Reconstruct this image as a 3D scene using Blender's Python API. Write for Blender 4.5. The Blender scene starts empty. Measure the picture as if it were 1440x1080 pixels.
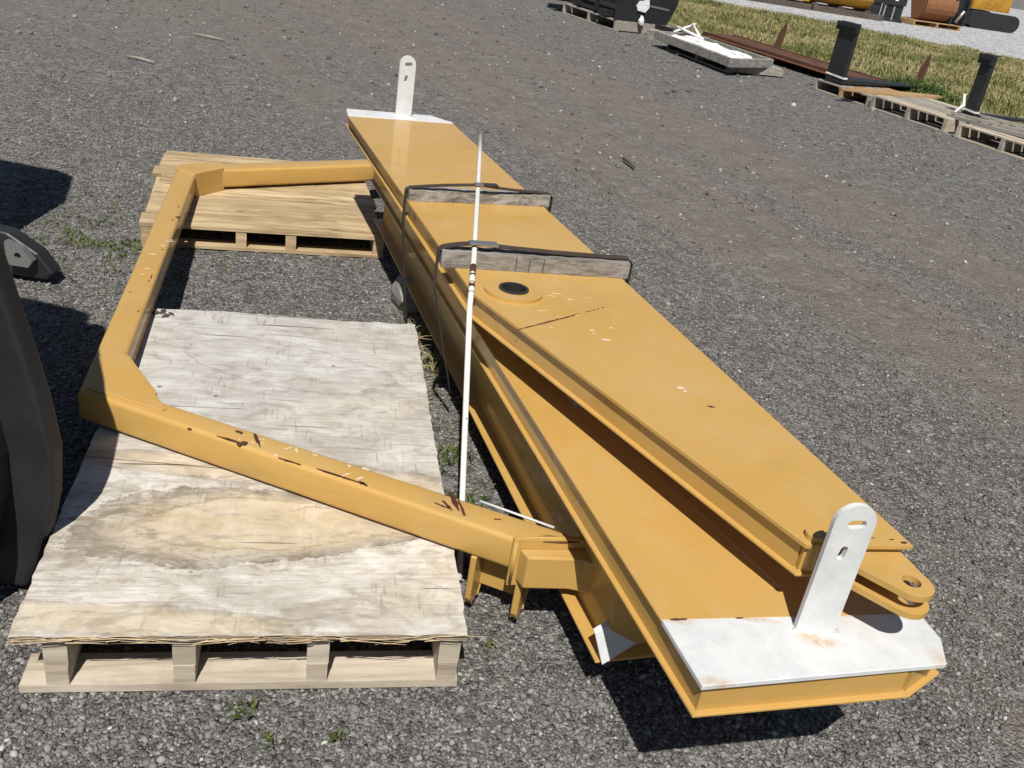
import bpy, bmesh, math, random
import numpy as np
from mathutils import Vector, Matrix
from mathutils.geometry import tessellate_polygon

random.seed(7); rng = np.random.default_rng(7)
scene = bpy.context.scene
col = scene.collection
R = math.radians

# ------------------------------------------------------------------ camera
cam_d = bpy.data.cameras.new('camera'); cam = bpy.data.objects.new('camera', cam_d); col.objects.link(cam)
rt = Vector((0.98687, 0.07311, 0.14391)); dn = Vector((0.16141, -0.44698, -0.87986)); fw = Vector((0.0, 0.89155, -0.45292))
cam.matrix_world = Matrix(((rt.x, -dn.x, -fw.x, 0.0), (rt.y, -dn.y, -fw.y, 0.0), (rt.z, -dn.z, -fw.z, 1.7), (0, 0, 0, 1)))
cam_d.sensor_width = 36; cam_d.lens = 36 * 1325 / 1440
cam_d.clip_start = 0.05; cam_d.clip_end = 900
scene.camera = cam

# ------------------------------------------------------------------ light
SUN_EL = 55.7
world = bpy.data.worlds.new('World'); scene.world = world; world.use_nodes = True
wn = world.node_tree.nodes; wl = world.node_tree.links
bg = wn['Background']; sky = wn.new('ShaderNodeTexSky')
sky.sky_type = 'NISHITA'; sky.sun_disc = False
sky.sun_elevation = R(SUN_EL); sky.sun_rotation = R(180); sky.air_density = 0.9; sky.dust_density = 0.3
wl.new(sky.outputs[0], bg.inputs[0]); bg.inputs[1].default_value = 0.05
sun_d = bpy.data.lights.new('sun', 'SUN'); sun = bpy.data.objects.new('sun', sun_d); col.objects.link(sun)
sun_d.energy = 5.0; sun_d.angle = R(0.5); sun_d.color = (1.0, 0.96, 0.9)
sun.rotation_mode = 'QUATERNION'
sun.rotation_quaternion = Vector((-0.002, 0.564, -0.826)).to_track_quat('-Z', 'Y')
sun.location = (0, -6, 9)
scene.view_settings.view_transform = 'Standard'; scene.view_settings.look = 'None'
scene.view_settings.exposure = 0.12; scene.view_settings.gamma = 1.0
scene.view_settings.use_curve_mapping = False

# ------------------------------------------------------------------ helpers
WM = {}
def tag(o, label=None, cat=None, group=None, kind=None):
    if label: o['label'] = label
    if cat: o['category'] = cat
    if group: o['group'] = group
    if kind: o['kind'] = kind
    return o

def thing(name, label, cat, loc=(0, 0, 0), rotz=0.0, group=None):
    o = bpy.data.objects.new(name, None); col.objects.link(o)
    o.empty_display_size = 0.1
    o.location = loc; o.rotation_euler = (0, 0, rotz)
    WM[o.name] = Matrix.Translation(loc) @ Matrix.Rotation(rotz, 4, 'Z')
    return tag(o, label, cat, group)

def mesh(name, bm, mat, parent=None, local=False, smooth=False):
    """link a bmesh as one object; world coordinates unless local"""
    me = bpy.data.meshes.new(name)
    M = WM.get(parent.name, Matrix()) if parent else Matrix()
    if not local: bm.transform(M.inverted())
    bm.normal_update()
    bm.to_mesh(me); bm.free()
    if mat: me.materials.append(mat)
    if smooth:
        for p in me.polygons: p.use_smooth = True
    o = bpy.data.objects.new(name, me); col.objects.link(o)
    if parent: o.parent = parent; WM[o.name] = M
    return o

def raw(name, V, F, mat, parent=None, smooth=False):
    me = bpy.data.meshes.new(name)
    V = np.asarray(V, np.float32); F = np.asarray(F, np.int32); k = F.shape[1]
    me.vertices.add(len(V)); me.vertices.foreach_set('co', V.ravel())
    me.loops.add(F.size); me.loops.foreach_set('vertex_index', F.ravel())
    me.polygons.add(len(F)); me.polygons.foreach_set('loop_start', np.arange(0, F.size, k, dtype=np.int32))
    if smooth: me.polygons.foreach_set('use_smooth', np.ones(len(F), bool))
    me.update(); me.validate()
    if mat: me.materials.append(mat)
    o = bpy.data.objects.new(name, me); col.objects.link(o)
    if parent: o.parent = parent
    return o

def add_prism(bm, outer, z0, z1, holes=(), M=None):
    """polygon (ccw list of xy, with holes) swept from z0 to z1"""
    loops = [list(outer)] + [list(h) for h in holes]
    tris = tessellate_polygon([[Vector((x, y, 0)) for x, y in L] for L in loops]) if holes else None
    flat = [p for L in loops for p in L]
    b = [bm.verts.new((x, y, z0)) for x, y in flat]; t = [bm.verts.new((x, y, z1)) for x, y in flat]
    vs = b + t
    if tris:
        for a in tris:
            bm.faces.new([b[i] for i in a]); bm.faces.new([t[i] for i in reversed(a)])
    else:
        bm.faces.new(list(reversed(b))); bm.faces.new(t)
    k = 0
    for L in loops:
        n = len(L)
        for i in range(n):
            j = (i + 1) % n
            bm.faces.new((b[k + i], b[k + j], t[k + j], t[k + i]))
        k += n
    bmesh.ops.recalc_face_normals(bm, faces=bm.faces)
    if M: bmesh.ops.transform(bm, matrix=M, verts=vs)
    return vs

def bevel(bm, w, seg=1, ang=25):
    es = [e for e in bm.edges if len(e.link_faces) == 2 and e.calc_face_angle(0) > R(ang)]
    if es: bmesh.ops.bevel(bm, geom=es, offset=w, segments=seg, affect='EDGES', profile=0.5, clamp_overlap=True)

def prism(name, outer, z0, z1, mat, parent=None, holes=(), bev=0.0, seg=1, M=None, smooth=False):
    bm = bmesh.new(); add_prism(bm, outer, z0, z1, holes)
    if bev and not holes: bevel(bm, bev, seg)
    if M: bm.transform(M)
    return mesh(name, bm, mat, parent, smooth=smooth)

def add_box(bm, c, s, rotz=0.0, M=None):
    x, y, z = [v / 2 for v in s]
    T = Matrix.Translation(c) @ Matrix.Rotation(rotz, 4, 'Z')
    if M: T = M @ T
    vs = [bm.verts.new(T @ Vector((i * x, j * y, k * z))) for i in (-1, 1) for j in (-1, 1) for k in (-1, 1)]
    for f in ((0, 1, 3, 2), (4, 6, 7, 5), (0, 4, 5, 1), (2, 3, 7, 6), (0, 2, 6, 4), (1, 5, 7, 3)):
        bm.faces.new([vs[i] for i in f])
    return vs

def box(name, c, s, mat, parent=None, rotz=0.0, bev=0.0, local=False, seg=1, jit=0.0):
    bm = bmesh.new(); add_box(bm, c, s, rotz)
    if jit:
        for v in bm.verts: v.co += Vector([random.uniform(-jit, jit) for _ in range(3)])
    if bev: bevel(bm, bev, seg)
    return mesh(name, bm, mat, parent, local=local)

def add_tube(bm, pts, r, n=10, cap=True):
    pts = [Vector(p) for p in pts]; rings = []
    rr = r if isinstance(r, (list, tuple)) else [r] * len(pts)
    for i, p in enumerate(pts):
        d = (pts[min(i + 1, len(pts) - 1)] - pts[max(i - 1, 0)]).normalized()
        a = d.cross(Vector((0, 0, 1)));
        if a.length < 1e-3: a = d.cross(Vector((1, 0, 0)))
        a.normalize(); b = d.cross(a)
        rings.append([bm.verts.new(p + rr[i] * (math.cos(2 * math.pi * k / n) * a + math.sin(2 * math.pi * k / n) * b)) for k in range(n)])
    for A, B in zip(rings, rings[1:]):
        for k in range(n): bm.faces.new((A[k], A[(k + 1) % n], B[(k + 1) % n], B[k]))
    if cap: bm.faces.new(rings[0]); bm.faces.new(list(reversed(rings[-1])))
    bmesh.ops.recalc_face_normals(bm, faces=bm.faces)

def tube(name, pts, r, mat, parent=None, n=10):
    bm = bmesh.new(); add_tube(bm, pts, r, n)
    o = mesh(name, bm, mat, parent)
    for p in o.data.polygons: p.use_smooth = len(p.vertices) == 4
    return o

def circle(cx, cy, r, n=24, a0=0.0, a1=2 * math.pi):
    full = abs(a1 - a0 - 2 * math.pi) < 1e-6
    return [(cx + r * math.cos(a0 + (a1 - a0) * i / (n if full else n - 1)), cy + r * math.sin(a0 + (a1 - a0) * i / (n if full else n - 1))) for i in range(n)]

def slot(cx, cy, L, r, ang, n=7):
    """stadium outline, L between the arc centres"""
    dx, dy = math.cos(ang) * L / 2, math.sin(ang) * L / 2
    return circle(cx + dx, cy + dy, r, n, ang - math.pi / 2, ang + math.pi / 2) + circle(cx - dx, cy - dy, r, n, ang + math.pi / 2, ang + 1.5 * math.pi)

def inset(poly, d):
    """shrink a ccw convex-ish polygon by d"""
    n = len(poly); out = []
    P = [Vector((x, y)) for x, y in poly]
    for i in range(n):
        a, b, c = P[i - 1], P[i], P[(i + 1) % n]
        e1 = (b - a).normalized(); e2 = (c - b).normalized()
        n1 = Vector((-e1.y, e1.x)); n2 = Vector((-e2.y, e2.x))
        m = (n1 + n2); m = m / max(m.dot(n1), 0.2)
        out.append(tuple(b + m * d))
    return out

def copy_tree(o, parent=None):
    c = o.copy(); col.objects.link(c)
    if parent: c.parent = parent
    for ch in list(o.children): copy_tree(ch, c)
    return c

# ------------------------------------------------------------------ materials
class NT:
    def __init__(s, name):
        s.m = bpy.data.materials.new(name); s.m.use_nodes = True
        s.t = s.m.node_tree; s.n = s.t.nodes; s.l = s.t.links
        s.b = s.n['Principled BSDF']
    def node(s, typ, ins=None, **kw):
        x = s.n.new(typ)
        for k, v in kw.items(): setattr(x, k, v)
        for k, v in (ins or {}).items(): s.put(x.inputs[k], v)
        return x
    def put(s, sock, v):
        if isinstance(v, bpy.types.NodeSocket): s.l.new(v, sock)
        else: sock.default_value = v
    def coord(s, kind='Object'): return s.node('ShaderNodeTexCoord').outputs[kind]
    def map(s, v, scale=(1, 1, 1), rot=(0, 0, 0), loc=(0, 0, 0)):
        return s.node('ShaderNodeMapping', {0: v, 'Scale': scale, 'Rotation': rot, 'Location': loc}).outputs[0]
    def noise(s, v, scale, detail=4, rough=0.55, dist=0.0):
        return s.node('ShaderNodeTexNoise', {'Vector': v, 'Scale': scale, 'Detail': detail, 'Roughness': rough, 'Distortion': dist}).outputs[0]
    def voro(s, v, scale, feature='F1', out=0, rnd=1.0):
        return s.node('ShaderNodeTexVoronoi', {'Vector': v, 'Scale': scale, 'Randomness': rnd}, feature=feature).outputs[out]
    def ramp(s, f, stops, interp='LINEAR'):
        x = s.node('ShaderNodeValToRGB', {0: f}); e = x.color_ramp.elements; x.color_ramp.interpolation = interp
        while len(e) < len(stops): e.new(0.5)
        for q, (p, c) in zip(e, stops):
            q.position = p; q.color = (c, c, c, 1) if isinstance(c, (int, float)) else (*c, 1)
        return x.outputs[0]
    def mix(s, f, a, b, mode='MIX'):
        x = s.node('ShaderNodeMix', data_type='RGBA', blend_type=mode)
        for i, v in ((0, f), (6, a), (7, b)):
            if isinstance(v, tuple) and len(v) == 3: v = (*v, 1)
            s.put(x.inputs[i], v)
        return x.outputs[2]
    def math(s, op, a, b=0.0, c=None):
        x = s.node('ShaderNodeMath', operation=op); s.put(x.inputs[0], a); s.put(x.inputs[1], b)
        if c is not None: s.put(x.inputs[2], c)
        return x.outputs[0]
    def sep(s, v): return s.node('ShaderNodeSeparateXYZ', {0: v}).outputs
    def bump(s, h, strength=0.3, dist=0.01, normal=None):
        x = s.node('ShaderNodeBump', {'Height': h, 'Strength': strength, 'Distance': dist})
        if normal is not None: s.l.new(normal, x.inputs['Normal'])
        return x.outputs[0]
    def out(s, color, rough=0.6, normal=None, metal=0.0, coat=0.0, coat_r=0.1, spec=0.5):
        b = s.b; 
        if isinstance(color, tuple) and len(color) == 3: color = (*color, 1)
        s.put(b.inputs['Base Color'], color); s.put(b.inputs['Roughness'], rough)
        s.put(b.inputs['Metallic'], metal); s.put(b.inputs['Coat Weight'], coat); s.put(b.inputs['Coat Roughness'], coat_r)
        s.put(b.inputs['Specular IOR Level'], spec)
        if normal is not None: s.l.new(normal, b.inputs['Normal'])
        return s.m

def m_paint(name, base, dark, light, rough=0.5, coat=0.45, fine=0.03, dirt=(0.25, 0.18, 0.09)):
    k = NT(name); c = k.coord()
    n1 = k.noise(c, 2.2, 5, 0.6); n2 = k.noise(c, 45, 5, 0.65); n3 = k.noise(c, 9, 7, 0.72, 0.5)
    st = k.noise(k.map(c, (3, 3, 14), rot=(0, 0, 0.4)), 1.0, 5, 0.65)
    colr = k.mix(k.ramp(n1, [(0.32, 0.0), (0.68, 1.0)]), dark, base)
    colr = k.mix(k.ramp(n3, [(0.52, 0.0), (0.74, 0.55)]), colr, light)
    colr = k.mix(k.ramp(st, [(0.56, 0.0), (0.74, 0.30)]), colr, dirt)
    colr = k.mix(k.ramp(n2, [(0.68, 0.0), (0.76, 0.6)]), colr, dirt)
    r = k.math('MULTIPLY_ADD', n3, 0.3, rough - 0.12)
    dustm = k.ramp(k.math('MULTIPLY', n3, n1), [(0.22, 0.0), (0.42, 0.16)])
    upz = k.sep(k.node('ShaderNodeNewGeometry').outputs['Normal'])[2]
    colr = k.mix(k.math('MULTIPLY', dustm, k.ramp(upz, [(0.5, 0.0), (0.9, 1.0)])), colr, (0.42, 0.36, 0.27))
    warp = k.bump(k.noise(c, 2.5, 2), 0.10, 0.02)
    nrm = k.bump(k.noise(c, 160, 2), fine, 0.002, warp)
    m = k.out(colr, r, nrm, coat=coat, coat_r=0.06, spec=0.25)
    k.put(k.b.inputs['Coat Roughness'], k.math('MULTIPLY_ADD', k.ramp(n3, [(0.45, 0.0), (0.7, 1.0)]), 0.16, 0.04))
    k.l.new(warp, k.b.inputs['Coat Normal'])
    return m

YEL = m_paint('yellow_paint', (0.525, 0.319, 0.090), (0.495, 0.294, 0.078), (0.545, 0.338, 0.108))
YEDGE = m_paint('yellow_edge_paint', (0.60, 0.37, 0.12), (0.45, 0.25, 0.07), (0.62, 0.42, 0.18), rough=0.5, coat=0.1)

def m_white(name, rust=0.5, spots=()):
    k = NT(name); c = k.coord(); sx, sy = k.sep(c)[:2]
    n1 = k.noise(c, 14, 7, 0.7); n2 = k.noise(c, 6, 6, 0.65, 0.6); n3 = k.noise(c, 55, 5, 0.7); n4 = k.noise(k.map(c, (9, 9, 9), loc=(5, 1, 2)), 1.0, 7, 0.72, 0.8)
    colr = k.mix(k.ramp(n1, [(0.35, 0.0), (0.68, 1.0)]), (0.68, 0.685, 0.675), (0.55, 0.565, 0.565))
    colr = k.mix(k.ramp(n4, [(0.56, 0.0), (0.72, 0.5)]), colr, (0.50, 0.47, 0.42))
    colr = k.mix(k.ramp(n2, [(0.62, 0.0), (0.76, rust)]), colr, (0.55, 0.40, 0.22))
    colr = k.mix(k.ramp(n3, [(0.69, 0.0), (0.77, 0.75)]), colr, (0.36, 0.24, 0.13))
    for (px, py, rx, ry, a) in spots:
        d = k.math('SQRT', k.math('ADD', k.math('POWER', k.math('DIVIDE', k.math('SUBTRACT', sx, px), rx), 2.0), k.math('POWER', k.math('DIVIDE', k.math('SUBTRACT', sy, py), ry), 2.0)))
        d = k.math('ADD', d, k.math('MULTIPLY', k.math('SUBTRACT', n1, 0.5), 2.6))
        f = k.math('MULTIPLY', k.ramp(d, [(0.25, a), (1.0, 0.0)]), k.ramp(n3, [(0.36, 0.25), (0.58, 1.0)]))
        colr = k.mix(f, colr, (0.46, 0.29, 0.12))
    return k.out(colr, 0.5, k.bump(n1, 0.2, 0.004))
WHITE = m_white('white_paint', 0.15)
def m_rod():
    k = NT('white_rod_paint'); c = k.coord(); z = k.sep(c)
    n = k.noise(k.map(c, (60, 60, 14)), 1.0, 4, 0.7); n2 = k.noise(c, 30, 4, 0.6)
    colr = k.mix(k.ramp(n2, [(0.3, 0.0), (0.7, 1.0)]), (0.80, 0.79, 0.75), (0.68, 0.66, 0.60))
    colr = k.mix(k.ramp(n, [(0.66, 0.0), (0.70, 1.0)]), colr, (0.10, 0.06, 0.035))
    return k.out(colr, 0.45, k.bump(n2, 0.1, 0.002))
ROD = m_rod()
def m_rust(name='rust', a=(0.12, 0.045, 0.022), b=(0.05, 0.022, 0.014), rough=0.85):
    k = NT(name); c = k.coord(); n = k.noise(c, 22, 7, 0.7); n2 = k.noise(c, 4, 4)
    colr = k.mix(k.ramp(n, [(0.3, 0.0), (0.7, 1.0)]), b, a)
    colr = k.mix(k.ramp(n2, [(0.5, 0.0), (0.7, 0.6)]), colr, (0.16, 0.075, 0.04))
    return k.out(colr, rough, k.bump(n, 0.3, 0.004))
RUST = m_rust(); RUSTD = m_rust('dark_rust_scratch', (0.085, 0.02, 0.012), (0.035, 0.012, 0.009), 0.7)
RUSTO = m_rust('orange_rust', (0.30, 0.13, 0.05), (0.14, 0.055, 0.025))
CHIPW = NT('pale_primer_chip').out((0.66, 0.56, 0.42), 0.6)
YSCUFF = NT('scuffed_yellow').out((0.62, 0.42, 0.18), 0.6)

def m_wood(name, base, dark, light, grain=(3, 40, 40), bump=0.35, knots=True):
    k = NT(name); c = k.coord()
    rnd = k.node('ShaderNodeObjectInfo').outputs['Random']
    off = k.node('ShaderNodeCombineXYZ', {0: k.math('MULTIPLY', rnd, 37.0), 1: k.math('MULTIPLY', rnd, 11.0), 2: k.math('MULTIPLY', rnd, 5.0)}).outputs[0]
    v = k.node('ShaderNodeVectorMath', {0: c, 1: off}, operation='ADD').outputs[0]
    g = k.noise(k.map(v, grain), 1.0, 8, 0.68, 0.6); g2 = k.noise(k.map(v, tuple(q * 0.3 for q in grain)), 1.0, 5, 0.6, 0.8)
    blot = k.noise(v, 6, 5, 0.6)
    colr = k.mix(k.ramp(g, [(0.36, 0.0), (0.62, 1.0)]), dark, base)
    colr = k.mix(k.ramp(g2, [(0.45, 0.0), (0.72, 0.8)]), colr, light)
    colr = k.mix(k.ramp(blot, [(0.56, 0.0), (0.72, 0.55)]), colr, dark)
    if knots:
        d = k.voro(k.map(v, (3.2, 9, 9)), 1.0)
        colr = k.mix(k.ramp(d, [(0.05, 0.85), (0.11, 0.0)]), colr, tuple(q * 0.35 for q in dark))
    colr = k.mix(k.math('MULTIPLY', rnd, 0.5), colr, tuple(q * 0.62 for q in base))
    weath = k.noise(k.map(v, (2.5, 7, 7), loc=(9, 3, 1)), 1.0, 6, 0.7, 0.5)
    colr = k.mix(k.ramp(weath, [(0.54, 0.0), (0.70, 0.4)]), colr, tuple(q * 0.9 for q in dark))
    return k.out(colr, 0.85, k.bump(g, bump, 0.004))
W_NEW = m_wood('fresh_pine_wood', (0.57, 0.43, 0.24), (0.20, 0.125, 0.06), (0.72, 0.58, 0.37), (3, 26, 26), bump=0.6)
W_GREY = m_wood('weathered_grey_wood', (0.40, 0.36, 0.30), (0.20, 0.17, 0.135), (0.52, 0.48, 0.42))
W_PAL = m_wood('pale_dry_wood', (0.55, 0.47, 0.36), (0.30, 0.24, 0.17), (0.68, 0.61, 0.50), (3, 34, 34), knots=False)
W_OLD = m_wood('old_split_timber', (0.36, 0.33, 0.29), (0.05, 0.041, 0.035), (0.56, 0.53, 0.49), (9, 60, 75), 1.0, knots=False)
W_DK = m_wood('dark_damp_timber', (0.10, 0.08, 0.06), (0.045, 0.035, 0.028), (0.15, 0.12, 0.09))
W_FAR = m_wood('orange_pallet_wood', (0.48, 0.30, 0.14), (0.24, 0.13, 0.06), (0.60, 0.42, 0.22))

def m_ply():
    k = NT('weathered_plywood_face'); c = k.coord(); x, y, z = k.sep(c)[:3]
    wob = k.noise(k.map(c, (4, 6, 1)), 1.0, 5, 0.6); wob2 = k.noise(k.map(c, (2.2, 5, 1)), 1.0, 3)
    wf = k.noise(k.map(c, (22, 34, 1)), 1.0, 6, 0.75)
    gr = k.noise(k.map(c, (5, 95, 1)), 1.0, 8, 0.75, 0.4)
    mott = k.noise(k.map(c, (8, 13, 1)), 1.0, 8, 0.72, 0.8)
    big = k.noise(k.map(c, (2.2, 3.4, 1), loc=(4, 2, 0)), 1.0, 5, 0.65, 0.6)
    speck = k.noise(k.map(c, (70, 130, 1)), 1.0, 4, 0.7)
    grey = k.ramp(y, [(0.45, 0.0), (0.95, 1.0)])
    pale = k.mix(k.ramp(mott, [(0.32, 0.0), (0.62, 1.0)]), (0.42, 0.37, 0.295), (0.70, 0.665, 0.60))
    pgrey = k.mix(k.ramp(mott, [(0.32, 0.0), (0.62, 1.0)]), (0.38, 0.36, 0.33), (0.585, 0.57, 0.535))
    colr = k.mix(grey, pale, pgrey)
    colr = k.mix(k.ramp(big, [(0.50, 0.0), (0.68, 0.6)]), colr, (0.30, 0.262, 0.21))
    colr = k.mix(k.ramp(gr, [(0.36, 0.7), (0.50, 0.0)]), colr, (0.33, 0.295, 0.25))
    def ell(cx, cy, a, b, tilt=0.0, wb=0.5, bow=0.0):
        dx = k.math('SUBTRACT', x, cx); dy = k.math('SUBTRACT', y, cy)
        if tilt: dy = k.math('SUBTRACT', dy, k.math('MULTIPLY', dx, tilt))
        w = k.math('MAXIMUM', 0.03, k.math('MULTIPLY_ADD', dx, bow, b))
        d = k.math('SQRT', k.math('ADD', k.math('POWER', k.math('DIVIDE', dx, a), 2.0), k.math('POWER', k.math('DIVIDE', dy, w), 2.0)))
        d = k.math('ADD', d, k.math('MULTIPLY', k.math('SUBTRACT', wob, 0.5), wb))
        return k.math('ADD', d, k.math('MULTIPLY', k.math('SUBTRACT', wf, 0.5), 0.30))
    warm = k.mix(k.ramp(mott, [(0.3, 0.0), (0.65, 1.0)]), (0.45, 0.345, 0.20), (0.62, 0.53, 0.385))
    brown = (0.155, 0.118, 0.08)
    for (cx, cy, a, b, t, bow, s) in ((-0.44, 0.40, 0.50, 0.155, 0.06, -0.16, 1.0), (-0.42, 0.64, 0.60, 0.075, -0.10, 0.0, 0.7), (-0.25, 1.02, 0.34, 0.12, 0.25, 0.0, 0.25), (-0.06, 0.16, 0.26, 0.11, 0.5, 0.0, 0.3), (-0.95, 0.05, 0.62, 0.055, -0.05, 0, 0.6), (-0.62, 0.02, 0.22, 0.05, 0.0, 0, 0.5)):
        d = ell(cx, cy, a, b, t, 0.6, bow)
        colr = k.mix(k.math('MULTIPLY', k.ramp(d, [(0.70, 0.9), (1.05, 0.0)]), s), colr, warm)
        ring = k.ramp(d, [(0.60, 0.0), (0.92, 0.75), (1.02, 0.65), (1.45, 0.0)])
        colr = k.mix(k.math('MULTIPLY', k.math('MULTIPLY', ring, k.ramp(mott, [(0.38, 1.0), (0.64, 0.22)])), s), colr, brown)
    d = ell(-0.44, 0.40, 0.50, 0.155, 0.06, 0.6, -0.16)
    for p_, w_, a_ in ((0.97, 0.016, 0.5), (1.06, 0.010, 0.4), (0.70, 0.010, 0.45), (1.24, 0.012, 0.4)):
        ln = k.ramp(k.math('ABSOLUTE', k.math('SUBTRACT', d, p_)), [(w_ * .3, a_), (w_ * 2.2, 0.0)])
        colr = k.mix(k.math('MULTIPLY', ln, k.ramp(mott, [(0.36, 1.0), (0.60, 0.15)])), colr, (0.12, 0.092, 0.065))
    rings = k.node('ShaderNodeMath', {0: k.math('MULTIPLY', d, 30.0)}, operation='SINE').outputs[0]
    colr = k.mix(k.math('MULTIPLY', k.math('MULTIPLY', k.ramp(rings, [(0.5, 0.0), (1.0, 0.34)]), k.ramp(d, [(0.42, 0.0), (0.6, 1.0), (0.9, 1.0), (1.4, 0.0)])), k.ramp(k.math('MULTIPLY', x, -1.0), [(0.35, 0.15), (0.62, 1.0)])), colr, brown)
    colr = k.mix(k.math('MULTIPLY', k.ramp(big, [(0.52, 0.0), (0.60, 0.5)]), k.ramp(d, [(0.5, 1.0), (0.8, 0.0)])), colr, (0.42, 0.38, 0.32))
    # broad cathedral figure over the rest of the face
    f = k.math('ADD', k.math('MULTIPLY', y, 7.0), k.math('MULTIPLY', wob2, 6.5))
    fig = k.node('ShaderNodeMath', {0: k.math('MULTIPLY', f, 5.0)}, operation='SINE').outputs[0]
    colr = k.mix(k.ramp(k.math('MULTIPLY', fig, wf), [(0.40, 0.0), (0.62, 0.55)]), colr, (0.24, 0.215, 0.19))
    smoke = k.noise(k.map(c, (3.0, 7.0, 1), loc=(1.3, 7.7, 0)), 1.0, 7, 0.75, 1.0)
    near = k.ramp(y, [(0.25, 1.0), (0.9, 0.35)])
    colr = k.mix(k.math('MULTIPLY', k.ramp(smoke, [(0.54, 0.0), (0.68, 0.6)]), near), colr, (0.24, 0.195, 0.14))
    colr = k.mix(k.math('MULTIPLY', k.ramp(smoke, [(0.30, 0.55), (0.44, 0.0)]), near), colr, (0.68, 0.65, 0.60))
    # a stain arc on the far half, and lathe checks in clusters
    d3 = ell(-0.46, 1.30, 0.36, 0.16, -0.25, 0.35)
    colr = k.mix(k.math('MULTIPLY', k.ramp(d3, [(0.93, 0.0), (1.0, 0.6), (1.1, 0.0)]), k.ramp(x, [(0.0, 1.0), (0.5, 1.0)])), colr, (0.23, 0.21, 0.185))
    tick = k.noise(k.map(c, (110, 8, 1), rot=(0, 0, 0.12)), 1.0, 2, 0.5)
    clus = k.noise(k.map(c, (5, 5, 1), loc=(3, 1, 0)), 1.0, 2)
    colr = k.mix(k.math('MULTIPLY', k.ramp(tick, [(0.60, 0.0), (0.66, 0.5)]), k.ramp(clus, [(0.48, 0.0), (0.60, 1.0)])), colr, (0.22, 0.185, 0.15))
    crack = k.noise(k.map(c, (1.3, 46, 1), loc=(0.3, 0.9, 0)), 1.0, 4, 0.6, 0.15)
    cl = k.ramp(crack, [(0.675, 0.0), (0.69, 0.9)])
    colr = k.mix(cl, colr, (0.10, 0.08, 0.06))
    line = k.math('ABSOLUTE', k.math('SUBTRACT', y, k.math('MULTIPLY_ADD', x, -0.115, k.math('MULTIPLY_ADD', wob, 0.012, 0.575))))
    lc = k.math('MULTIPLY', k.ramp(line, [(0.0015, 1.0), (0.0035, 0.0)]), k.ramp(k.math('MULTIPLY', x, -1.0), [(0.25, 0.0), (0.45, 0.9)]))
    colr = k.mix(lc, colr, (0.09, 0.07, 0.05))
    colr = k.mix(k.ramp(speck, [(0.66, 0.0), (0.74, 0.5)]), colr, (0.22, 0.19, 0.16))
    spot = k.voro(k.map(c, (5, 7, 1)), 1.0)
    colr = k.mix(k.ramp(spot, [(0.025, 0.9), (0.05, 0.0)]), colr, (0.09, 0.07, 0.05))
    h = k.math('SUBTRACT', k.math('ADD', gr, mott), k.math('MULTIPLY', k.math('ADD', cl, lc), 1.2))
    return k.out(colr, 0.85, k.bump(h, 0.4, 0.003), spec=0.3)
PLY = m_ply()
def m_plyedge():
    k = NT('plywood_edge_layers'); c = k.coord(); z = k.sep(c)[2]
    s = k.node('ShaderNodeMath', {0: k.math('MULTIPLY', z, 1400.0)}, operation='SINE').outputs[0]
    n = k.noise(k.map(c, (12, 12, 200)), 1.0, 4)
    colr = k.mix(k.ramp(k.math('MULTIPLY_ADD', s, 0.5, 0.5), [(0.3, 0.0), (0.7, 1.0)]), (0.22, 0.15, 0.09), (0.48, 0.40, 0.30))
    return k.out(k.mix(n, colr, (0.30, 0.24, 0.17)), 0.9, k.bump(s, 0.5, 0.003))
PLYE = m_plyedge()
def m_black(name, c=(0.016, 0.017, 0.018), rough=0.45, coat=0.0):
    k = NT(name); o = k.coord(); n = k.noise(o, 9, 5, 0.65)
    return k.out(k.mix(k.ramp(n, [(0.45, 0.0), (0.75, 0.7)]), c, tuple(q * 1.5 + 0.003 for q in c)), k.math('MULTIPLY_ADD', n, 0.25, rough - 0.1), k.bump(n, 0.08, 0.004), coat=coat)
BLACK = m_black('black_steel_paint'); CHAR = m_black('charcoal_coating', (0.011, 0.0115, 0.013), 0.6)
STRAP = m_black('brown_webbing', (0.045, 0.03, 0.022), 0.8)
STEEL = NT('bare_steel').out((0.42, 0.41, 0.39), 0.45, metal=0.8)
DSTEEL = NT('oiled_dark_steel').out((0.06, 0.058, 0.052), 0.4, metal=0.5)
def m_film():
    k = NT('crumpled_white_film'); c = k.coord(); n = k.noise(c, 16, 5, 0.6)
    return k.out((0.78, 0.78, 0.77), 0.4, k.bump(n, 0.6, 0.03))
FILM = m_film()
ORANGE = m_paint('faded_machine_yellow', (0.50, 0.27, 0.03), (0.30, 0.14, 0.02), (0.55, 0.34, 0.10), 0.5, 0.0)

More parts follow.
